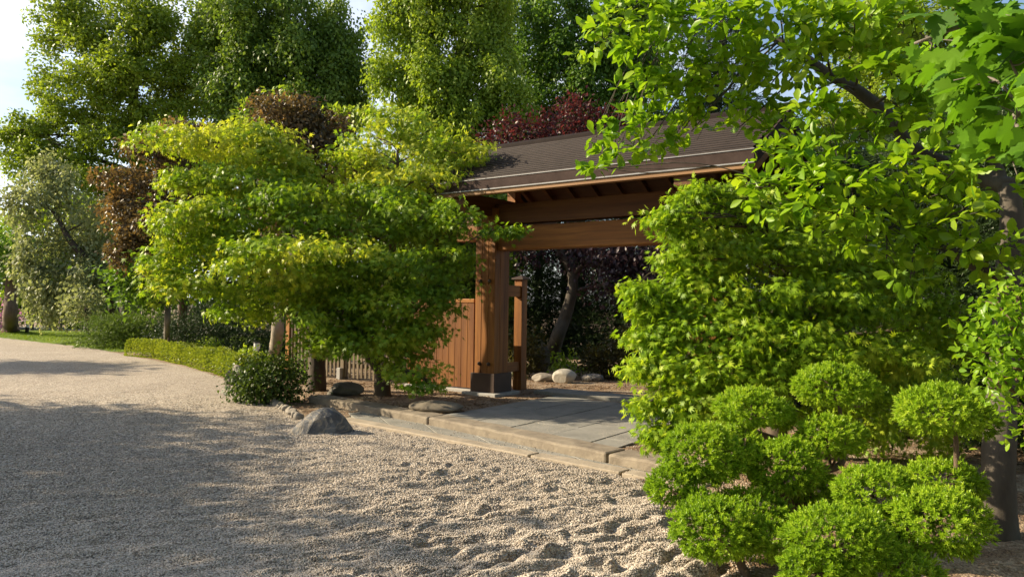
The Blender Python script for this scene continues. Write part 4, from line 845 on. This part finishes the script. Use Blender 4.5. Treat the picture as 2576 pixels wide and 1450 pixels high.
# --- right japanese maple
r0 = np.array([2.75, 7.6, .06])
tree('japanese_maple', 'dense bright japanese maple right of the path, hiding the far gate post', 'maple', [r0, r0 + [.03, .05, .5], r0 + [-.05, .1, 1.1], r0 + [.1, .1, 1.8], r0 + [.15, .1, 2.5]], [.12, .10, .08, .06, .03],
     [(1800, 520, 75, 40, 7.4), (1740, 575, 65, 40, 7.2), (1850, 560, 90, 50, 7.5), (1960, 560, 110, 60, 7.7), (1750, 640, 50, 38, 7.0), (1800, 640, 100, 55, 7.1), (1920, 650, 120, 65, 7.2), (2060, 640, 120, 70, 7.5), (2160, 700, 110, 60, 7.3),
      (1725, 720, 50, 40, 6.9), (1780, 730, 100, 55, 6.8), (1900, 750, 120, 60, 6.8), (2030, 750, 120, 60, 6.9), (2150, 790, 110, 50, 6.9), (2060, 560, 100, 60, 7.8),
      (1668, 775, 34, 40, 6.8), (1700, 820, 64, 50, 6.7), (1790, 830, 110, 55, 6.6), (1920, 850, 120, 55, 6.5), (2060, 860, 120, 50, 6.6), (2210, 875, 110, 36, 6.7), (2280, 900, 60, 22, 6.6),
      (1672, 880, 42, 45, 6.6), (1720, 920, 90, 55, 6.5), (1850, 930, 110, 50, 6.4), (1690, 965, 48, 42, 6.5), (1750, 1000, 80, 50, 6.4), (1715, 1050, 40, 32, 6.35), (1830, 1010, 90, 50, 6.5), (1960, 940, 100, 45, 6.4), (1610, 730, 12, 22, 6.8), (2280, 960, 110, 50, 7.4), (2300, 1100, 120, 60, 7.6), (2150, 1060, 120, 60, 7.2), (2270, 740, 90, 55, 7.7), (2340, 820, 90, 45, 7.7), (2200, 640, 90, 50, 7.9), (2300, 680, 70, 40, 8.0), (1900, 520, 80, 40, 7.8), (2080, 600, 90, 50, 7.9), (2380, 900, 70, 40, 7.8), (2180, 960, 110, 50, 7.4), (1665, 552, 26, 9, 7.0), (1690, 540, 22, 12, 7.0), (1765, 478, 24, 14, 7.3), (1725, 505, 28, 12, 7.2), (1675, 650, 24, 12, 6.9), (1612, 735, 7, 18, 6.7), (1625, 780, 9, 14, 6.7), (1612, 850, 10, 8, 6.6), (1606, 930, 14, 6, 6.5), (1622, 1020, 12, 7, 6.4), (1655, 1085, 12, 6, 6.3), (1660, 1105, 12, 8, 6.3), (1860, 480, 30, 14, 7.4), (2110, 900, 60, 14, 6.3), (2330, 915, 40, 10, 6.4)],
     None, .062, L_maple2, B_maple, cov=1.25, sp='maple', tmpl=T_maple, seed=101, gap=-.15, depth=.9, sub=5, wisps=7)
# --- magnolia: leaning limb from the right, trunk at the right edge
tb = base(2512, 1352); D0 = tb[1]
tk = [tb, at(2510, 1200, D0), at(2520, 1000, D0 + .1), at(2535, 800, D0 + .2), at(2535, 700, D0 + .25), at(2545, 560, D0 + .3), at(2540, 470, D0 + .4)]
limb1 = [at(2540, 470, D0 + .4), at(2450, 440, 5.9), at(2300, 378, 6.2), at(2240, 300, 6.3), at(2160, 230, 6.4), at(2090, 190, 6.5), at(2010, 135, 6.6), at(1930, 85, 6.7), at(1850, 40, 6.8), at(1700, -20, 6.9)]
limb2 = [at(2535, 700, D0 + .25), at(2495, 690, D0 + .2), at(2440, 660, 5.5), at(2330, 600, 5.6), at(2150, 560, 5.7)]
limb3 = [at(2545, 540, D0 + .3), at(2500, 400, 5.8), at(2420, 240, 6.0), at(2330, 90, 6.2)]
mg = [(1560, 60, 80, 55), (1640, 40, 80, 50), (1500, 110, 40, 40), (1620, 130, 80, 50), (1720, 60, 90, 60), (1720, 150, 90, 50), (1840, 50, 90, 60), (1830, 150, 90, 50), (1620, 230, 65, 50), (1690, 260, 70, 45), (1590, 310, 60, 40), (1640, 345, 70, 40),
      (1540, 380, 45, 25), (1590, 385, 60, 25), (1500, 425, 28, 9), (1500, 345, 20, 18), (1810, 250, 70, 50), (1860, 320, 36, 30), (1740, 330, 40, 40), (1690, 365, 30, 22), (1930, 140, 80, 60), (1950, 40, 90, 60), (1920, 240, 60, 50), (2040, 60, 90, 60), (2060, 140, 70, 50), (2150, 60, 90, 60), (2250, 60, 80, 60),
      (1980, 330, 80, 45), (2060, 300, 90, 50), (2150, 350, 80, 45), (1950, 400, 80, 40), (2050, 400, 90, 45), (2000, 460, 100, 40), (2120, 450, 100, 45), (1960, 520, 80, 26), (2080, 530, 100, 36), (2220, 420, 80, 45), (2330, 400, 80, 40), (2400, 430, 70, 40), (2200, 520, 110, 40), (2310, 490, 90, 40), (2060, 590, 50, 20), (2180, 600, 80, 28), (2320, 570, 80, 36), (2420, 530, 70, 40), (2230, 650, 30, 24), (2440, 620, 60, 30), (2480, 640, 50, 36), (2530, 620, 50, 40),
      (2320, 180, 90, 60), (2350, 290, 80, 50), (2240, 180, 70, 50), (2260, 270, 60, 40), (2440, 340, 70, 50), (1900, 470, 60, 30), (2250, 580, 90, 36), (2150, 530, 90, 36), (2380, 480, 80, 40), (2480, 470, 60, 50), (2380, 640, 70, 30), (2290, 700, 50, 20), (2400, 300, 60, 50), (1990, 180, 80, 50), (2100, 240, 70, 40), (2180, 130, 80, 50)]
rngm = random.Random(7); L1 = np.array(limb1)
pads = []
for (px, py, rx, ry) in mg:
    D = 6.7 - (px - 1500) / 1000 * 1.2 + rngm.uniform(-.35, .25) - (.4 if py > 380 else 0); pads.append((px, py, rx, ry, D))
tree('magnolia', 'magnolia with a long leaning limb and glossy leaves across the upper right', 'tree', tk, [.135, .11, .10, .095, .09, .08, .075], pads, None, .105, L_magno, B_mag, cov=1.15, sp='magno', tmpl=T_oval, seed=111, gap=-.35, sub=3, twig=.003, jit=.35,
     extra_limbs=[(limb1, [.075, .07, .062, .058, .052, .046, .04, .033, .026, .012]), (limb2, [.07, .06, .045, .03, .015]), (limb3, [.05, .04, .028, .012])], depth=.8, thick=.28, pen=0.0)
# --- big leaved maple overhead at the right
bt = np.array([3.2, 1.6, -.05])
nl = [np.array([3.2, 1.6, 2.2]), np.array([2.6, 2.4, 2.9]), at(2560, 90, 2.9), at(2450, 60, 3.0), at(2300, 110, 3.1)]
nl2 = [np.array([2.6, 2.4, 2.9]), at(2600, 250, 2.9), at(2560, 330, 2.9), at(2500, 380, 3.0)]
tree('big_leaf_maple', 'big leaved maple branch hanging into the top right corner', 'maple', [bt, bt + [0, 0, 1.2], np.array([3.2, 1.6, 2.2]), np.array([3.3, 1.7, 4.2])], [.16, .13, .11, .05],
     [(2480, 30, 80, 34, 3.0), (2560, 60, 60, 50, 2.8), (2400, 110, 50, 28, 3.3), (2540, 150, 60, 50, 2.9), (2450, 190, 60, 40, 3.1), (2330, 150, 36, 20, 3.6), (2560, 270, 45, 50, 2.9), (2490, 250, 50, 36, 3.2), (2565, 400, 30, 50, 2.8), (2620, 140, 60, 110, 2.7), (2640, 330, 50, 110, 2.6)],
     None, .115, L_norway, B_grey, cov=.75, sp='norway', tmpl=T_big, seed=121, gap=-.8, extra_limbs=[(nl, [.05, .04, .02, .012, .006]), (nl2, [.03, .015, .01, .005])], twig=.003, sub=2)
# --- small leaved shrub at the right edge
sb = np.array([2.55, 3.5, -.02])
tree('privet_shrub', 'light small leaved shrub at the right edge in front of the grey trunk', 'shrub', [sb, sb + [0, 0, .5], sb + [.02, 0, .9], sb + [0, .1, 1.5]], [.03, .025, .02, .008],
     [(2560, 740, 60, 40, 3.7), (2500, 760, 45, 26, 3.7), (2540, 820, 60, 45, 3.6), (2490, 870, 40, 36, 3.7), (2550, 920, 55, 45, 3.6), (2510, 960, 40, 30, 3.6), (2560, 1010, 40, 36, 3.6), (2580, 1090, 20, 30, 3.5), (2620, 850, 60, 120, 3.6)], None, .042, L_magno, B_brown, cov=1.3, sp='broad', tmpl=T_oval, seed=131, gap=-.3)
# --- dark conifers and shrubs behind the right side
for i, (px, D, h, w, lab) in enumerate(((2130, 11.5, 4.2, 1.2, 'dark layered spruce behind the right japanese maple'), (2400, 9.5, 4.2, 1.2, 'dark layered spruce behind the magnolia trunk'), (2640, 8.2, 4.0, 1.1, 'dark layered spruce at the right edge of the view'))):
    bb = under(px, D); tree('spruce', lab, 'conifer', [bb, bb + [0, 0, h * .5], bb + [0, 0, h]], [.14, .10, .02],
        [(px + ((k * 53) % 7 - 3) * 14, 775 - (z - 1.6) * F / D, w * F / D * (1.15 - .6 * z / h), h * .055 * F / D, D, w * .9) for k, z in enumerate(np.linspace(.3, h - .2, 11))], None, .13, L_conif, B_dark, cov=2.6, sp='conif', tmpl=T_needle, seed=141 + i, group='dark spruces behind the right side', gap=-.6)
# --- cloud pruned yews
def topiary(name, label, root, stems, pads, seed):
    r = np.random.default_rng(seed); o = tag(empty(name, tuple(root)), label, 'clipped yew', 'cloud pruned yews beside the gravel')
    mb = MB()
    for P, R in stems:
        q = spline(np.array(P, float), 6) - root; mb.tube(q, np.interp(np.linspace(0, 1, len(q)), np.linspace(0, 1, len(R)), R), 8, .08, r)
    for (px, py, rx, ry, D) in pads:
        s = D / F; c = at(px, py, D) - root; rad = np.array([rx * s, rx * s * .85, ry * s]) * .86
        area = 4 * math.pi * (rad[0] * rad[2]); m = int(area / .0013); kp = 5
        d = unit(r.normal(size=(m, 3)) + [0, 0, .12]); lump = 1 + .07 * wave3(d * 1.0, 6, int(px)) + .05 * wave3(d, 13, int(px) + 3)
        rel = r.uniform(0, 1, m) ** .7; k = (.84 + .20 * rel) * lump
        tcn = d * rad * k[:, None]; tcn[:, 2] = np.where(d[:, 2] < 0, tcn[:, 2] * .75, tcn[:, 2]); ax = unit(unit(d / rad) + [0, 0, .3] + r.normal(size=(m, 3)) * .22)
        off = r.normal(size=(m, kp, 3)) * .011
        P = (c + tcn[:, None] + off).reshape(-1, 3); n = len(P)
        T = unit(np.repeat(ax, kp, axis=0) + off.reshape(-1, 3) * 38 + r.normal(size=(n, 3)) * .15); Nn = unit(r.normal(size=(n, 3)))
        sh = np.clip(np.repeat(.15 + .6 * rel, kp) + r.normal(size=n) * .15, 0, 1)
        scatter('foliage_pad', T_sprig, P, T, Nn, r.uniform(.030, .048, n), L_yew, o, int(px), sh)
        b0 = mbt(stems, c + root) - root
        for j in range(2):
            e = c + unit(r.normal(size=3) + [0, 0, .1]) * rad * .55; mb.tube(spline([b0, (b0 + c) / 2 + r.normal(size=3) * .02, c * .6 + e * .4, e], 4), np.linspace(.012, .003, 13), 5)
    mb.build('stem', B_brown, o, True)
def mbt(stems, c):
    A = np.vstack([spline(np.array(P, float), 6) for P, R in stems]); return A[int(np.argmin(np.linalg.norm(A - c, axis=1) + np.where(A[:, 2] > c[2], .3, 0)))]
ra = base(1990, 1400); ra2 = base(1885, 1462)
topiary('cloud_pruned_yew', 'larger cloud pruned yew with stepped pads next to the gravel', ra,
    [([ra, at(2005, 1300, 4.9), at(2020, 1260, 4.9), at(2060, 1190, 5.0), at(2115, 1165, 5.1), at(2120, 1100, 5.2), at(2110, 1010, 5.3)], [.045, .04, .036, .03, .025, .02, .012]),
     ([at(2005, 1300, 4.9), at(1960, 1230, 4.9), at(1890, 1200, 4.95), at(1880, 1100, 5.1), at(1890, 1050, 5.2)], [.035, .03, .025, .02, .01]),
     ([ra2, at(1870, 1430, 4.45), at(1840, 1380, 4.45), at(1800, 1340, 4.45)], [.035, .03, .025, .015])],
    [(2100, 975, 112, 62, 5.3), (2190, 1000, 50, 36, 5.5), (1890, 1030, 98, 55, 5.2), (1960, 1050, 45, 36, 5.3), (2090, 1100, 92, 58, 5.0), (1770, 1150, 118, 88, 4.9), (1690, 1225, 65, 55, 4.75), (1850, 1130, 70, 60, 5.05), (1975, 1180, 100, 80, 4.85), (2060, 1250, 75, 60, 4.95),
     (1800, 1335, 125, 85, 4.4), (1920, 1360, 75, 55, 4.35), (1890, 1290, 110, 60, 4.7), (1760, 1270, 50, 40, 4.6)], 201)
rb = base(2250, 1560)
topiary('cloud_pruned_yew', 'cloud pruned yew in the front with one pad raised on a thin stem', rb,
    [([rb, at(2260, 1400, 3.9), at(2290, 1300, 4.1), at(2380, 1240, 4.3), at(2404, 1190, 4.4), at(2405, 1120, 4.4), at(2400, 1050, 4.4)], [.045, .04, .03, .022, .017, .015, .01]),
     ([at(2260, 1400, 3.9), at(2200, 1300, 4.1), at(2200, 1250, 4.2)], [.03, .025, .015]), ([at(2260, 1420, 3.9), at(2150, 1400, 3.8), at(2110, 1380, 3.8)], [.03, .025, .015]), ([at(2270, 1400, 3.9), at(2350, 1360, 3.9), at(2370, 1330, 3.9)], [.03, .025, .015])],
    [(2370, 1035, 118, 68, 4.4), (2460, 1060, 50, 48, 4.6), (2205, 1240, 110, 72, 4.2), (2370, 1205, 95, 48, 4.5), (2440, 1230, 40, 40, 4.5), (2365, 1320, 122, 92, 3.9), (2110, 1365, 142, 92, 3.8), (2050, 1440, 90, 60, 3.7), (2240, 1440, 130, 66, 3.75), (2180, 1330, 60, 50, 4.0)], 202)
# --- grass on the lawn, litter on the bed
rgr = np.random.default_rng(77)
gx = rgr.uniform(-26, -4, 200000); gy = rgr.uniform(15, 36, 200000); ok = inpoly(gx, gy, lawnpoly) & (dpoly(gx, gy, lawnpoly) > -.02); gx = gx[ok][:60000]; gy = gy[ok][:60000]; n = len(gx)
P = np.stack([gx, gy, height(gx, gy) - .01], 1); o = scatter('lawn_grass', T_blade, P, rgr.normal(size=(n, 3)) * .4 + [0, 0, 1], rgr.normal(size=(n, 3)) * [1, 1, .2], rgr.uniform(.05, .11, n), L_grass, None, 7); tag(o, kind='stuff')
lx = rgr.uniform(-6, 6, 60000); ly = rgr.uniform(7, 19, 60000)
ok = inpoly(lx, ly, notgravel) & ~inpoly(lx, ly, lawnpoly) & (dpoly(lx, ly, raised) > .3); path = np.stack([lx, ly], 1) - GC; pxl = path @ GX; pyl = path @ GY
ok &= ~((pxl > 1.0) & (pxl < 3.7) & (pyl < 1.2)); ok &= rgr.random(60000) < np.clip(vnoise(lx * 1.3, ly * 1.3) * 1.6 - .35, .05, 1)
lx, ly = lx[ok], ly[ok]; n = len(lx); P = np.stack([lx, ly, height(lx, ly) + .006], 1)
o = scatter('leaf_litter', T_quad, P, rgr.normal(size=(n, 3)) * [1, 1, .15], rgr.normal(size=(n, 3)) * .35 + [0, 0, 1], rgr.uniform(.02, .055, n), L_litter, None, 8); tag(o, kind='stuff')
# --- loose pebbles over the near gravel
npb = 230000; u = rgr.random(npb); pyb = 1000 + 480 * u ** .8; pxb = rgr.uniform(-60, 1900, npb)
dv = np.stack([(pxb - 1288) / F, -(pyb - 725) / F, -np.ones(npb)], 1) @ CMn.T; tt = -CAM_H / dv[:, 2]; gx, gy = dv[:, 0] * tt, dv[:, 1] * tt
keep = rgr.random(npb) < np.clip((8.5 / gy) ** 2 * .8, 0, 1) ; keep &= ~inpoly(gx, gy, notgravel) | (rgr.random(npb) < .10) & (dpoly(gx, gy, raised) < 1.2); gx, gy = gx[keep], gy[keep]; n = len(gx)
_bm = bmesh.new(); bmesh.ops.create_icosphere(_bm, subdivisions=1, radius=1); T_peb = ([(v.co.x, v.co.y * 1.25, v.co.z * .7) for v in _bm.verts], [tuple(v.index for v in f.verts) for f in _bm.faces]); _bm.free()
zz = height(gx, gy); zz = np.where(inpoly(gx, gy, [tuple(p) for p in Bd] + [tuple(p) for p in K[::-1]]), np.maximum(zz, .014), zz)
o = scatter('gravel_pebbles', T_peb, np.stack([gx, gy, zz + .003], 1), rgr.normal(size=(n, 3)) * [1, 1, .3], rgr.normal(size=(n, 3)) * .3 + [0, 0, 1], rgr.uniform(.004, .0078, n), M_peb, None, 9); tag(o, kind='stuff')
# --- trees left of the view that shade the court
def side_tree(label, x, y, z0, h, r, seed, mat=L_mid, size=.24, group='shade trees left of the court'):
    b = np.array([x, y, -.05]); t = tag(empty('broadleaf_tree', tuple(b)), label, 'tree', group); rr = np.random.default_rng(seed)
    TP = np.array([[0, 0, 0], [.1, .05, h * .3], [0, .1, h * .6], [.1, 0, h * .9]]); mb = MB(); TPs = spline(TP, 6); mb.tube(TPs, np.linspace(.3, .05, len(TPs)), 9)
    cl = []
    for i in range(16):
        d = unit(rr.normal(size=3)); c = np.array([0, 0, (z0 + h) / 2]) + d * np.array([r, r, (h - z0) / 2]) * rr.uniform(.3, .8); cl.append((c, np.array([r, r, (h - z0) / 2]) * .36))
    branches(mb, rr, TPs, np.linspace(.3, .05, len(TPs)), cl, .012, 4); mb.build('trunk', B_brown, t, True)
    P, T, Nn, w = crown_pts(rr, cl, size, 1.1, 'broad', -.4, seed, .3); scatter('crown', T_quad, P, T, Nn, size * rr.uniform(.7, 1.3, len(P)), mat, t, seed, w)
side_tree('broad tree left of the court, casting the nearest shade', -16.0, 5.4, 2.0, 9.0, 3.6, 301)
side_tree('second broad tree left of the court, casting the middle of the shade', -18.4, 10.6, 2.0, 9.2, 3.0, 303)
side_tree('broad tree left of the court, casting the far shade band', -23.5, 18.4, 2.0, 8.6, 2.7, 302)
for i, (x, y, h, r, lab) in enumerate(((-9, -13, 12, 4.5, 'tall unseen tree added behind the viewer on the left'), (0, -12, 13, 5, 'tall unseen tree added straight behind the viewer'), (9, -10, 12, 5, 'tall unseen tree added behind the viewer on the right'), (13, 0, 11, 4.5, 'tall unseen tree added beyond the right side of the view'), (14, 9, 12, 4.5, 'tall unseen tree added right of the spruces'))):  # unseen trees, added to cut the sky fill and deepen contrast
    side_tree(lab, x, y, 1.0, h, r, 320 + i, L_mid, .45, 'unseen trees added around the viewer to cut sky light')
